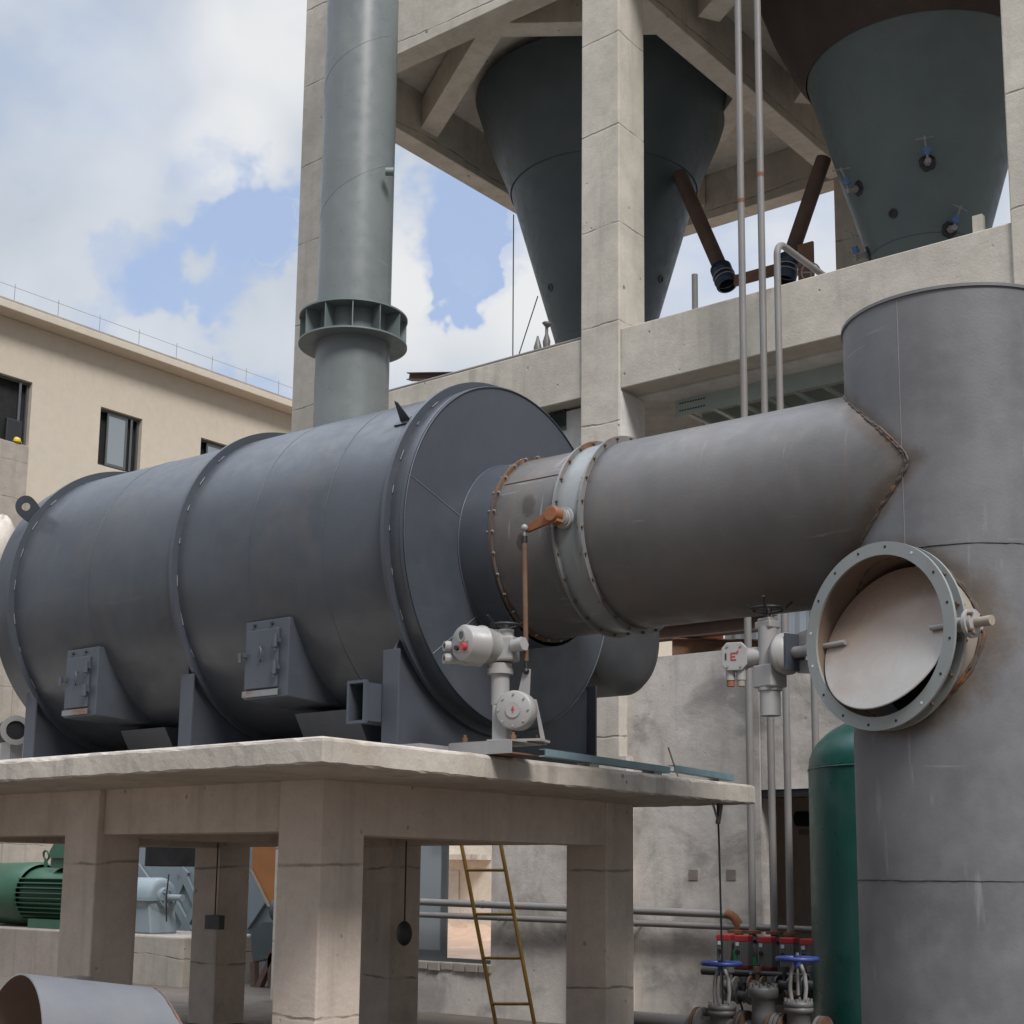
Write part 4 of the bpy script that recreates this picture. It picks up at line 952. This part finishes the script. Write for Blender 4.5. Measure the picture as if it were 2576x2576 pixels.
# red capped valve actuators
first = None
xs = (1826, 1871, 1930, 1985, 2037); labs = ('red capped grey valve actuator at the left end of the row', 'second red capped valve actuator from the left, above a green lever', 'middle red capped valve actuator of the row of five', 'red capped valve actuator above the right blue handwheel, second from right', 'red capped valve actuator at the right end beside the green tank')
for i, px in enumerate(xs):
    p = at(px, 2358+i*3, Y=12.75)
    if first is None:
        first = thing('valve_actuator', labs[0], 'valve actuator', p, 'red capped valve actuators in a row')
        b = MB().obox(p+V((0, 0, -.14)), V((.075, 0, 0)), V((0, .055, 0)), V((0, 0, .12)))
        for k in range(6): b.box(p.x-.06+k*.024, p.x-.052+k*.024, p.y-.062, p.y-.055, p.z-.25, p.z-.03)
        bo = b.build('body', M['cast'], first, bevel=.006)
        MB().obox(p+V((0, 0, 0)), V((.077, 0, 0)), V((0, .06, 0)), V((0, 0, .032))).build('cap', M['red'], first, bevel=.012)
        MB().obox(p+V((0, 0, -.272)), V((.077, 0, 0)), V((0, .06, 0)), V((0, 0, .022))).build('lower_cap', M['maroon'], first, bevel=.01)
        MB().box(p.x-.055, p.x-.02, p.y-.066, p.y-.0625, p.z-.07, p.z-.035).build('sticker', M['panel'], first)
        MB().cyl(p+V((-.035, -.05, -.13)), p+V((-.035, -.075, -.13)), .022, n=14).build('port', M['black'], first)
        MB().cyl(p+V((0, .0, -.29)), p+V((0, 0, -.42)), .03, n=14).lathe(p+V((0, 0, -.42)), (0, 0, 1), [(.05, 0), (.05, -.04), (.035, -.05), (.035, -.12)], 14).build('valve_stem', M['cast'], first)
    else: dup(first, p, labs[i])
for k, (px, py) in enumerate(((1858, 2465), (1965, 2470), (2030, 2470), (1900, 2448))):
    p = at(px, py, Y=12.62); r = thing('solenoid_block', ('dark solenoid block under the left red capped actuators', 'dark solenoid block behind the right blue handwheel valve', 'dark solenoid block beside the green tank foot', 'dark solenoid block under the green lever')[k], 'solenoid', p, 'dark solenoid blocks among the valves')
    MB().obox(p, V((.055, 0, 0)), V((0, .04, 0)), V((0, 0, .035))).obox(p+V((.02, 0, .055)), V((.022, 0, 0)), V((0, .03, 0)), V((0, 0, .022))).build('block', M['black'], r, bevel=.006)
    MB().cyl(p+V((-.09, 0, 0)), p+V((-.05, 0, 0)), .022, n=12).cyl(p+V((-.02, -.06, 0)), p+V((-.02, -.04, 0)), .014, n=6).build('fitting', M['steel'], r)
    MB().cyl(p+V((0, 0, -.035)), p+V((0, .1, -.22)), .016, n=8).build('stem', M['cast'], r)
mf = thing('pipe_manifold', 'rusty flanged pipe manifold behind the red capped actuators', 'manifold', at(1930, 2420, Y=13.0))
zz_ = at(1930, 2345, Y=13.02).z
for i, p in enumerate((at(1852, 2360, Y=13.02), V((p1.x, 13.02, zz_)), V((p2.x, 13.02, zz_)), V((p3.x, 13.02, zz_)), V((p4.x, 13.02, zz_)))):
    MB().cyl(V((p.x, p.y, zz_-.02)), V((p.x, p.y, zz_+.01)), .085, n=20).build('flange', M['rust_orange'], mf)
    MB().cyl(V((p.x, p.y, zz_-.08)), V((p.x, p.y, zz_-.045)), .085, n=20).build('flange', M['cast'], mf)
    MB().lathe(V((p.x, p.y, zz_-.08)), (0, 0, 1), [(.04, 0), (.075, -.06), (.078, -.16), (.045, -.24), (.08, -.25), (.08, -.28), (.04, -.29), (.04, -.5)], 20).build('ball_valve', M['cast'], mf)
for i in range(7):
    p = at(1838+i*34, 2478+(i % 2)*26, Y=12.45)
    MB().cyl(p-V((.07, 0, 0)), p+V((.07, 0, 0)), .045, n=16).cyl(p-V((.075, 0, 0)), p-V((.055, 0, 0)), .085, n=20).cyl(p+V((.055, 0, 0)), p+V((.075, 0, 0)), .085, n=20).cyl(p, p+V((0, 0, .16)), .02, n=10).cyl(p+V((0, 0, .12)), p+V((0, 0, .17)), .04, n=12).build('flanged_valve', M[('cast', 'elbow', 'rust_dark')[i % 3]], mf)
MB().cyl((-7.6, 12.6, .72), (-5.9, 12.6, .72), .035, n=12).build('air_header', M['black'], mf)
MB().cyl((-7.6, 13.02, .50), (-5.4, 13.02, .50), .09, n=20).build('header', M['cast'], mf)
for px, py in ((1848, 2405), (1898, 2425)):
    p = at(px, py, Y=12.68); tag(MB().prism([p+V((-.02, 0, .06)), p+V((.015, 0, .07)), p+V((.035, 0, -.08)), p+V((-.01, 0, -.09))], (0, .012, 0)).build('lever_handle', M['lever_green'], loc=p), 'green valve lever between the two left red capped actuators' if px < 1870 else 'green valve lever left of the middle red capped actuator', 'lever')
random.seed(11)
for k in range(5):
    px = 1850+k*36; p = at(px, 2420, Y=12.8); q = at(px+30, 2520, Y=12.7)
    tag(MB().tube([p, p+V((.03, -.05, -.12)), (p+q)/2+V((-.05, -.06, .03)), q+V((0, 0, -.25))], .011, 6).build('control_hose', M['black'], loc=p), ('thin black control hose below the left red cap', 'thin black control hose below the second red cap', 'thin black hose hanging left of the middle red cap', 'thin black hose hanging right of the middle red cap', 'thin black hose hanging near the right blue wheel')[k], 'hose', 'black hoses among the valves')
VY_ = 11.3; vz = at(1920, 2590, Y=VY_).z
def gate(px, py, lab):
    c = at(px, py, Y=VY_)
    o = thing('gate_valve', lab, 'gate valve', V((c.x, VY_, 0)), 'grey gate valves with blue handwheels')
    wz = c.z
    MB().torus((c.x, VY_, wz), (0, 0, 1), .165, .020, 40, 10).build('handwheel', M['blue'], o)
    for k in range(4): a_ = R(25+90*k); e = V((math.cos(a_), math.sin(a_), 0)); MB().bar(V((c.x, VY_, wz)), V((c.x, VY_, wz))+e*.17, .03, .022).build('wheel_spoke', M['blue'], o)
    MB().cyl((c.x, VY_, wz-.06), (c.x, VY_, wz+.03), .035, n=14).build('wheel_hub', M['blue'], o)
    MB().cyl((c.x, VY_, wz-.30), (c.x, VY_, wz+.05), .014, n=10).build('stem', M['steel'], o)
    for sx_ in (-1, 1): MB().tube([V((c.x+sx_*.03, VY_, wz-.05)), V((c.x+sx_*.065, VY_, wz-.13)), V((c.x+sx_*.075, VY_, wz-.24)), V((c.x+sx_*.06, VY_, wz-.36))], .018, 8).build('yoke', M['grey_act'], o)
    MB().lathe((c.x, VY_, wz-.36), (0, 0, 1), [(0, .02), (.09, .02), (.125, 0), (.125, -.03), (.118, -.034), (.118, -.04), (.125, -.044), (.125, -.075), (.10, -.085), (.10, -.2), (.12, -.3), (.11, -.42), (0, -.48)], 32).build('body', M['cast'], o)
    for k in range(8): a_ = R(22+45*k); e = V((math.cos(a_)*.108, math.sin(a_)*.108, 0)); MB().cyl(V((c.x, VY_, wz-.44))+e, V((c.x, VY_, wz-.325))+e, .011, n=6).build('bolt', M['steel'], o)
    MB().cyl((c.x-.2, VY_, vz), (c.x+.2, VY_, vz), .075, n=24).build('neck', M['cast'], o)
    for sx_ in (-.2, .2): MB().cyl((c.x+sx_-.015, VY_, vz), (c.x+sx_+.015, VY_, vz), .15, n=32).build('flange', M['cast'], o)
    return c
cA = gate(1815, 2424, 'cast gate valve with blue handwheel, left of the pair'); cB = gate(2006, 2412, 'cast gate valve with blue handwheel, right of the pair beside the green tank')
c = at(1920, 2490, Y=VY_)
ck = thing('check_valve', 'cast check valve with bolted lid between the two blue handwheel valves', 'check valve', (c.x, VY_, 0))
MB().lathe((c.x, VY_, c.z), (0, 0, 1), [(0, .03), (.09, .03), (.125, .02), (.13, 0), (.13, -.06), (.10, -.07), (.10, -.2), (.12, -.32), (0, -.42)], 32).build('body', M['cast'], ck)
for k in range(10): a_ = R(36*k); e = V((math.cos(a_)*.11, math.sin(a_)*.11, 0)); MB().cyl(V((c.x, VY_, c.z))+e, V((c.x, VY_, c.z+.055))+e, .014, n=6).build('bolt', M['cast'], ck)
for sx_ in (-.17, .17): MB().cyl((c.x+sx_-.015, VY_, vz), (c.x+sx_+.015, VY_, vz), .15, n=32).build('flange', M['cast'], ck)
ln = thing('feed_pipe', 'dark steel feed pipe with rusty flanges running through the valves behind the big duct', 'pipe', (cB.x+.5, VY_, vz))
MB().cyl((cA.x-1.2, VY_, vz), (cB.x+1.6, VY_, vz), .070, n=24).build('pipe', M['steel'], ln)
for x in (cA.x-.24, cA.x+.24, c.x-.21, c.x+.21, cB.x-.24, cB.x+.24, cB.x+.75): MB().cyl((x-.014, VY_, vz), (x+.014, VY_, vz), .15, n=32).build('flange', M['rust'], ln)

# ------------------------------------------------------------------ left building
bx = -30.0
lb = thing('beige_building', 'beige rendered building with sliding windows behind the drum at left', 'building', (bx, 24, 0))
def wallpanel(y0, y1, z0, z1, holes, mat, nm='wall'):
    g = MB(); ys = sorted({y0, y1, *[h[0] for h in holes], *[h[1] for h in holes]})
    for a, b in zip(ys, ys[1:]):
        zs = [z0]; hs = sorted([h for h in holes if h[0] < (a+b)/2 < h[1]], key=lambda h: h[2])
        for h in hs: g.box(bx-.25, bx, a, b, zs[-1], h[2]); zs.append(h[3])
        g.box(bx-.25, bx, a, b, zs[-1], z1)
    return g.build(nm, mat, lb)
holes = [(17.0, 18.9, 11.72, 13.32), (20.87, 22.15, 11.74, 13.25), (24.08, 25.4, 11.74, 13.25), (20.87, 22.15, 8.0, 9.5), (24.08, 25.4, 8.0, 9.5)]
wallpanel(12, 48, 0, 14.72, holes, M['beige'])
MB().box(bx-6, bx+.52, 11.6, 48.3, 14.73, 14.92).build('eaves', M['beige'], lb, bevel=.02)
MB().box(bx-6, bx+.50, 11.6, 48.3, 14.925, 14.975).build('roof_edge', M['plinth'], lb)
MB().box(bx+.003, bx+.03, 12, 18.9, 0, 11.70).build('bare_plaster', M['plinth'], lb)
MB().box(bx+.003, bx+.028, 18.91, 21.6, 0, 10.35).build('bare_plaster', M['plinth'], lb)
MB().box(bx-8, bx-.26, 12, 48, 0, 14.6).build('inner_mass', M['dark_wall'], lb)
for i, (y0, y1, z0, z1) in enumerate(holes):
    f = MB(); xo = bx-.12
    for (a, b, c0, d0) in ((y0, y1, z1-.06, z1), (y0, y1, z0, z0+.06), (y0, y0+.06, z0+.06, z1-.06), (y1-.06, y1, z0+.06, z1-.06)): f.box(xo-.06, xo, a, b, c0, d0)
    wf = f.build('window', M['frame'], lb)
    pa, pb = (y0+.28, y0+.28+.62) if i else (y0+.06, y0+.95)
    s = MB()
    for (a, b, c0, d0) in ((pa, pb, z1-.13, z1-.06), (pa, pb, z0+.06, z0+.13), (pa, pa+.05, z0+.13, z1-.13), (pb-.06, pb, z0+.13, z1-.13)): s.box(xo+.001, xo+.03, a, b, c0, d0)
    s.build('sash', M['frame'], wf); MB().box(xo+.012, xo+.018, pa+.05, pb-.06, z0+.13, z1-.13).build('pane', M['glass'], wf)
    s = MB().box(xo+.031, xo+.05, y1-.30, y1-.24, z0+.06, z1-.06).build('sash', M['frame'], wf)
    MB().box(bx-.255, bx-.235, y0, y1, z0, z1).build('dark_room', M['dark_hole'], wf)
rl = MB(); yy = 12.0; wires = MB()
wires.cyl((bx+.42, 11.6, 15.34), (bx+.42, 48, 15.34), .006, n=5)
ra = thing('roof_wire', 'thin lightning wire on short posts along the beige roof edge', 'wire', (bx+.42, 11.6, 14.98))
wires.build('wire', M['galv'], ra)
for k in range(30): MB().cyl((bx+.42, 12+k*1.2, 14.97), (bx+.42, 12+k*1.2, 15.42), .007, n=5).build('post', M['galv'], ra)
p = at(42, 1108, X=bx-.05); hm = thing('hard_hat', 'yellow hard hat lying in the half open left window', 'hard hat', p)
MB().sph(p, .10, 16, 10, (1, 1, .85)).build('shell', M['helmet'], hm); MB().lathe(p-V((0, 0, .03)), (0, 0, 1), [(.09, 0), (.125, -.012), (.125, -.02), (.09, -.02)], 20).build('brim', M['helmet'], hm)
p = at(28, 1085, X=bx-.08); tag(MB().box(p.x-.06, p.x+.05, p.y-.16, p.y+.26, p.z-.35, p.z+.30).build('monitor_box', M['black'], loc=p, bevel=.02), 'black box standing inside the half open left window', 'box')
# bagged bundle beside the drum
p = at(2, 1380, Y=9.6); bg_ = MB(); random.seed(5)
k_, n_ = 14, 20; vs = []
for j in range(k_+1):
    t_ = math.pi*j/k_
    for i in range(n_):
        q = 2*math.pi*i/n_; rr = .30*(1+.10*math.sin(3*q+2*t_)+.07*math.sin(7*q-5*t_)+random.uniform(-.03, .03)); vs.append(p+V((math.sin(t_)*math.cos(q)*rr*.7, math.sin(t_)*math.sin(q)*rr*.7, math.cos(t_)*rr*1.25)))
bg_.add(vs, [(j*n_+i, j*n_+(i+1) % n_, (j+1)*n_+(i+1) % n_, (j+1)*n_+i) for j in range(k_) for i in range(n_)], True)
sk = thing('plastic_sack', 'pale crumpled plastic sack wrapped on a post left of the drum', 'sack', (p.x, p.y, SZ1))
bg_.build('wrap', M['sack'], sk); MB().box(p.x-.12, p.x-.02, p.y-.05, p.y+.05, SZ1, p.z).build('post', M['black'], sk)
p = at(42, 1838, Y=8.6)
fm = thing('small_motor', 'small grey motor with round end seen under the left end of the drum', 'motor', (p.x, p.y, SZ1))
MB().cyl(p+V((-.3, .1, .0)), p+V((.02, -.02, 0)), .14, n=28).build('housing', M['black'], fm); MB().ring(p+V((.03, -.03, 0)), V((.9, -.4, 0)), .10, .155, .03, 28).build('end_ring', M['grey_act'], fm)
MB().box(p.x-.2, p.x-.02, p.y-.05, p.y+.1, SZ1, p.z-.12).build('foot', M['grey_act'], fm)

# ------------------------------------------------------------------ machinery seen beneath the platform
my = 13.6
pa = at(0, 2270, Y=my); pbx = at(180, 2270, Y=my)
mo = thing('green_motor', 'large green electric motor with cooling fins on a concrete plinth', 'motor', V((pa.x+1, my, at(100, 2325, Y=my).z)))
zc = at(80, 2250, Y=my).z; rm = .50
MB().lathe((pa.x-.9, my+.4, zc), (1, 0, 0), [(0, 0), (rm*.8, 0), (rm, .1), (rm+.02, 1.35), (rm-.02, 1.45)], 40).build('fan_cowl', M['green'], mo)
fb = MB().lathe((pa.x+.55, my+.4, zc), (1, 0, 0), [(rm-.07, 0), (rm-.07, 1.9), (0, 1.9)], 40)
for k in range(14):
    a_ = R(150+k*9); e = V((0, math.cos(a_), math.sin(a_))); fb.obox(V((pa.x+1.5, my+.4, zc))+e*(rm-.03), V((.95, 0, 0)), V((0, -e.z, e.y))*.008, e*.045)
fb.build('finned_body', M['green'], mo)
MB().box(pa.x+1.2, pa.x+2.3, my+.1, my+.75, zc+rm-.08, zc+rm+.06).build('terminal_base', M['green'], mo)
MB().prism([(pa.x+1.25, my+.05, zc+rm+.06), (pa.x+2.3, my+.05, zc+rm+.06), (pa.x+2.3, my+.05, zc+rm+.35), (pa.x+1.35, my+.05, zc+rm+.35), (pa.x+1.2, my+.05, zc+rm+.18)], (0, .6, 0)).build('terminal_box', M['green'], mo, bevel=.02)
for x in (pa.x+.62, pa.x+1.12): MB().torus((x, my+.4, zc+rm+.13), (0, 1, .2), .075, .018, 20, 8).cyl((x, my+.4, zc+rm-.1), (x, my+.4, zc+rm+.05), .03, n=10).build('lifting_eye', M['green'], mo)
MB().box(pa.x+.9, pa.x+2.2, my-.05, my+.85, zc-rm-.02, zc-rm+.12).build('foot', M['green'], mo)
zp = at(100, 2325, Y=my).z
tag(MB().box(pa.x-2, at(175, 2400, Y=my).x+.5, my-.35, my+1.3, -.1, zc-rm-.022).build('motor_plinth', M['dark_wall'], loc=(pa.x+1, my, 0), bevel=.02), 'dark concrete plinth under the green motor', 'plinth')
# light blue pump / fan
gy = 14.0
ga, gb = at(330, 2210, Y=gy), at(420, 2210, Y=gy); zax = at(400, 2205, Y=gy).z
zt_, zb_ = at(380, 2205, Y=gy).z, at(380, 2350, Y=gy).z
px0, px1 = ga.x-.9, at(372, 2250, Y=gy).x
pu = thing('bearing_housing', 'light blue cast bearing housing with domed top on a plinth', 'pump', ((px0+px1)/2, gy, zb_))
zm = at(380, 2258, Y=gy).z
MB().lathe((px0-.3, gy+.30, zm+.0), (1, 0, 0), [(0, 0), (.30, .0), (.30, px1-px0+.22), (.27, px1-px0+.28), (.20, px1-px0+.30), (0, px1-px0+.30)], 40).build('upper_half', M['blue_lt'], pu)
MB().box(px0-.3, px1+.03, gy-.02, gy+.62, zm-.05, zm+.005).build('joint_flange', M['blue_lt'], pu)
for k in range(5): MB().cyl((px0+.1+k*.22, gy-.0, zm-.10), (px0+.1+k*.22, gy, zm+.03), .03, n=6).build('bolt', M['blue_lt'], pu)
MB().prism([(px0-.3, gy+.05, zb_), (px1+.05, gy+.05, zb_), (px1-.04, gy+.05, zm-.06), (px0-.3, gy+.05, zm-.06)], (0, .5, 0)).build('pedestal', M['blue_lt'], pu, bevel=.02)
MB().cyl((px1, gy+.30, zm), (px1+.10, gy+.30, zm), .15, n=28).cyl((px1+.10, gy+.30, zm), (px1+.45, gy+.30, zm), .05, n=14).build('end_cover', M['blue_lt'], pu)
for k in range(6): a_ = R(60*k+15); MB().cyl((px1+.09, gy+.30+.11*math.cos(a_), zm+.11*math.sin(a_)), (px1+.13, gy+.30+.11*math.cos(a_), zm+.11*math.sin(a_)), .02, n=6).build('bolt', M['blue_lt'], pu)
MB().tube([V((px1+.35, gy+.1, zm-.35)), V((px1+.38, gy+.05, zm)), V((px1+.35, gy+.1, zm+.35))], .012, 6).build('guard_wire', M['black'], pu)
tag(MB().box(px0-1, at(468, 2362, Y=gy-.2).x, gy-.25, gy+1.3, -.1, zb_-.002).build('pump_plinth', M['plinth'], loc=(px0, gy, 0), bevel=.03), 'pale weathered concrete plinth under the light blue housing', 'plinth')
fy = 16.2
fa = at(250, 2160, Y=fy); fb_ = at(760, 2400, Y=fy)
fn = thing('fan_casing', 'light blue grey fan casing with crossed stiffening ribs', 'fan', ((fa.x+fb_.x)/2, fy, 0))
MB().box(fa.x-1.0, fb_.x-.7, fy, fy+1.5, .1, 3.2).build('casing', M['blue_lt'], fn)
nr = [0]
def rib(p, q):
    nr[0] += 1; a, b = at(*p, Y=fy-.03-.004*nr[0]), at(*q, Y=fy-.03-.004*nr[0]); MB().bar(a, b, .14, .05, (0, 1, 0)).build('stiffener_rib', M['blue_lt'], fn)
rib((470, 2190), (420, 2310)); rib((455, 2185), (520, 2330)); rib((355, 2190), (330, 2240)); rib((345, 2180), (395, 2250)); rib((520, 2240), (400, 2440)); rib((440, 2270), (530, 2440)); rib((470, 2470), (500, 2530)); rib((620, 2330), (720, 2180))
oy = 15.0
oc = thing('orange_chute', 'orange primed tapering steel chute between the platform columns', 'chute', at(690, 2200, Y=oy))
poly = [at(636, 2120, Y=oy), at(720, 2120, Y=oy), at(715, 2225, Y=oy), at(676, 2280, Y=oy), at(632, 2190, Y=oy)]
MB().prism(poly, (0, .9, 0)).build('hopper_side', M['orange'], oc)
MB().tube([at(632, 2190, Y=oy-.02), at(678, 2282, Y=oy-.02)], .03, 6).build('edge_flange', M['branch'], oc)
gk = thing('gear_frame', 'dark greasy machine frame on legs seen beyond the rear column', 'machine', at(680, 2400, Y=14.6))
MB().prism([at(630, 2350, Y=14.6), at(662, 2320, Y=14.6), at(720, 2320, Y=14.6), at(720, 2400, Y=14.6), at(636, 2420, Y=14.6)], (0, .8, 0)).build('body', M['hopper'], gk)
MB().cyl(at(700, 2290, Y=14.55), at(760, 2290, Y=14.55), .18, n=24).build('drive_drum', M['hopper'], gk)
for a, b in (((640, 2420), (642, 2500)), ((684, 2390), (684, 2510)), ((645, 2500), (690, 2400))): MB().bar(at(*a, Y=14.6), at(*b, Y=14.6), .09, .09, (0, 1, 0)).build('leg', M['rust_dark'], gk)
tag(MB().prism([at(620, 2525, Y=14.4), at(690, 2520, Y=14.4), V((at(690, 2520, Y=14.4).x, 14.4, -.1)), V((at(620, 2520, Y=14.4).x, 14.4, -.1))], (0, .9, 0)).build('frame_plinth', M['plinth'], loc=at(650, 2560, Y=14.4), bevel=.02), 'low pale plinth under the dark machine frame', 'plinth')
for (x0, y0, x1, y1, Yq, lab) in ((366, 2120, 500, 2180, 10.65, 'black steel box slung under the slab left of the rear left column'),):
    p, q = at(x0, y0, Y=Yq), at(x1, y1, Y=Yq)
    r = thing('slung_box', lab, 'box', ((p.x+q.x)/2, Yq, q.z), 'dark boxes slung under the platform')
    MB().box(p.x, q.x, Yq, Yq+.35, q.z, SZ0-.03).build('casing', M['black'], r, bevel=.01)
    for x in (p.x+.1, q.x-.1): MB().box(x-.02, x+.02, Yq+.1, Yq+.14, SZ0-.03, SZ0).build('hanger', M['black'], r)
# junction boxes hanging on rear columns
for (px, py, lab, w_) in ((540, 2320, 'black junction box hanging on the rear left platform column', .101), (1017, 2348, 'round dark lamp hanging on a wire at the rear middle column', .09)):
    p = at(px, py, Y=10.50); r = thing('hanging_lamp', lab, 'lamp', p, 'dark lamps hung from the platform')
    (MB().obox(p, V((w_*1.15, 0, 0)), V((0, .04, 0)), V((0, 0, .075))) if w_ > .1 else MB().sph(p, .10, 16, 10, (.9, .6, 1.2))).build('housing', M['elbow'], r, bevel=.0)
    MB().cyl(p, V((p.x, p.y, 1.95)), .008, n=6).build('wire', M['black'], r)
# far white building seen through the window
wb = thing('white_building', 'bright white rendered building across the yard, seen through the open window', 'building', (-27, 33, 0))
MB().box(-40, -18, 33, 36, -.1, 7).build('wall', M['white_far'], wb)
for (a, b, mt, nm) in (((1115, 2190), (1123, 2372), M['dark_hole'], 'door_gap'), ((1123, 2190), (1152, 2372), M['white_plaster'], 'door')):
    p, q = at(*a, Y=32.97), at(*b, Y=32.97); MB().box(p.x, q.x, 32.95, 32.99, q.z, p.z).build(nm, mt, wb)
p, q = at(1105, 2150, Y=32.6), at(1215, 2163, Y=32.6); MB().box(p.x, q.x, 32.3, 32.99, q.z, p.z).build('canopy', M['plaster'], wb)
dm = MB(); random.seed(9); n_ = 24; vs = []
for j in range(6):
    for i in range(n_):
        a_ = 2*math.pi*i/n_; rr = 1-j/5; vs.append(V((-26.5+3.5*rr*math.cos(a_), 30.3+1.3*rr*math.sin(a_), .42*(1-rr**1.5)*random.uniform(.7, 1.3)-.01)))
dm.add(vs, [(j*n_+i, j*n_+(i+1) % n_, (j+1)*n_+(i+1) % n_, (j+1)*n_+i) for j in range(5) for i in range(n_)], True)
tag(dm.build('dirt_heap', M['dirt'], loc=(-26.5, 30.3, 0)), 'low reddish heap of dirt in front of the white building', 'heap')

# ------------------------------------------------------------------ loose duct in the foreground
def atD(px, py, D): return CAM+(fw+r2*((px-PX)/F)-u2*((py-PY)/F))*D
D_ = 6.6; top = atD(80, 2464, D_); end = atD(415, 2520, D_+.25)
ax = (end-top).normalized(); Rl = .46
side = (-fw-ax*(-fw).dot(ax)).normalized(); dn_ = ax.cross(side).normalized()
if dn_.z > 0: dn_ = -dn_
ax = (ax+side*-.19).normalized()      # far end swings away so that the open mouth shows
dn_ = (dn_-ax*dn_.dot(ax)).normalized(); c0 = top+dn_*Rl
ld2 = thing('loose_duct', 'loose grey steel duct piece with open mouth lying tilted in the left foreground', 'duct', V((c0.x, c0.y, 0)))
L_ = (end-top).length*1.02; a_, b_, _ = basis(ax); nn = 96; va, vb, vc, vd = [], [], [], []
for i in range(nn):
    t_ = 2*math.pi*i/nn; e = a_*math.cos(t_)+b_*math.sin(t_)
    cut = .30*(e.dot(dn_)+1)*.9            # mitred far end
    va.append(c0+e*Rl); vb.append(c0+e*Rl+ax*(L_+cut)); vc.append(c0+e*(Rl-.008)); vd.append(c0+e*(Rl-.008)+ax*(L_+cut))
q = MB(); q.add(va+vb, [(i, (i+1) % nn, nn+(i+1) % nn, nn+i) for i in range(nn)], True); q.build('shell', M['duct_v2'], ld2)
MB().add(vc+vd, [(i, (i+1) % nn, nn+(i+1) % nn, nn+i) for i in range(nn)], True).build('inner_skin', M['inner'], ld2)
MB().add(va+vc, [(i, (i+1) % nn, nn+(i+1) % nn, nn+i) for i in range(nn)]).build('mouth_edge', M['steel'], ld2)
MB().tube(vb+[vb[0]], .007, 6, False, .4).build('cut_edge', M['rust_mix'], ld2)
bot = min(p.z for p in va+vb)
p = c0+ax*L_*.5
tag(MB().box(p.x-.35, p.x+.35, p.y-.3, p.y+.3, -.05, max(.06, bot+.06)).build('timber_packer', M['plinth'], loc=(p.x, p.y, 0)), 'low block under the loose duct in the left foreground', 'block')
p = at(188, 2470, Y=6.9); tag(MB().box(p.x-.08, p.x+.10, 6.85, 7.0, -.05, p.z+.04).build('post_stub', M['steel'], loc=(p.x, 6.9, 0)), 'small grey block end showing just above the loose duct', 'post')
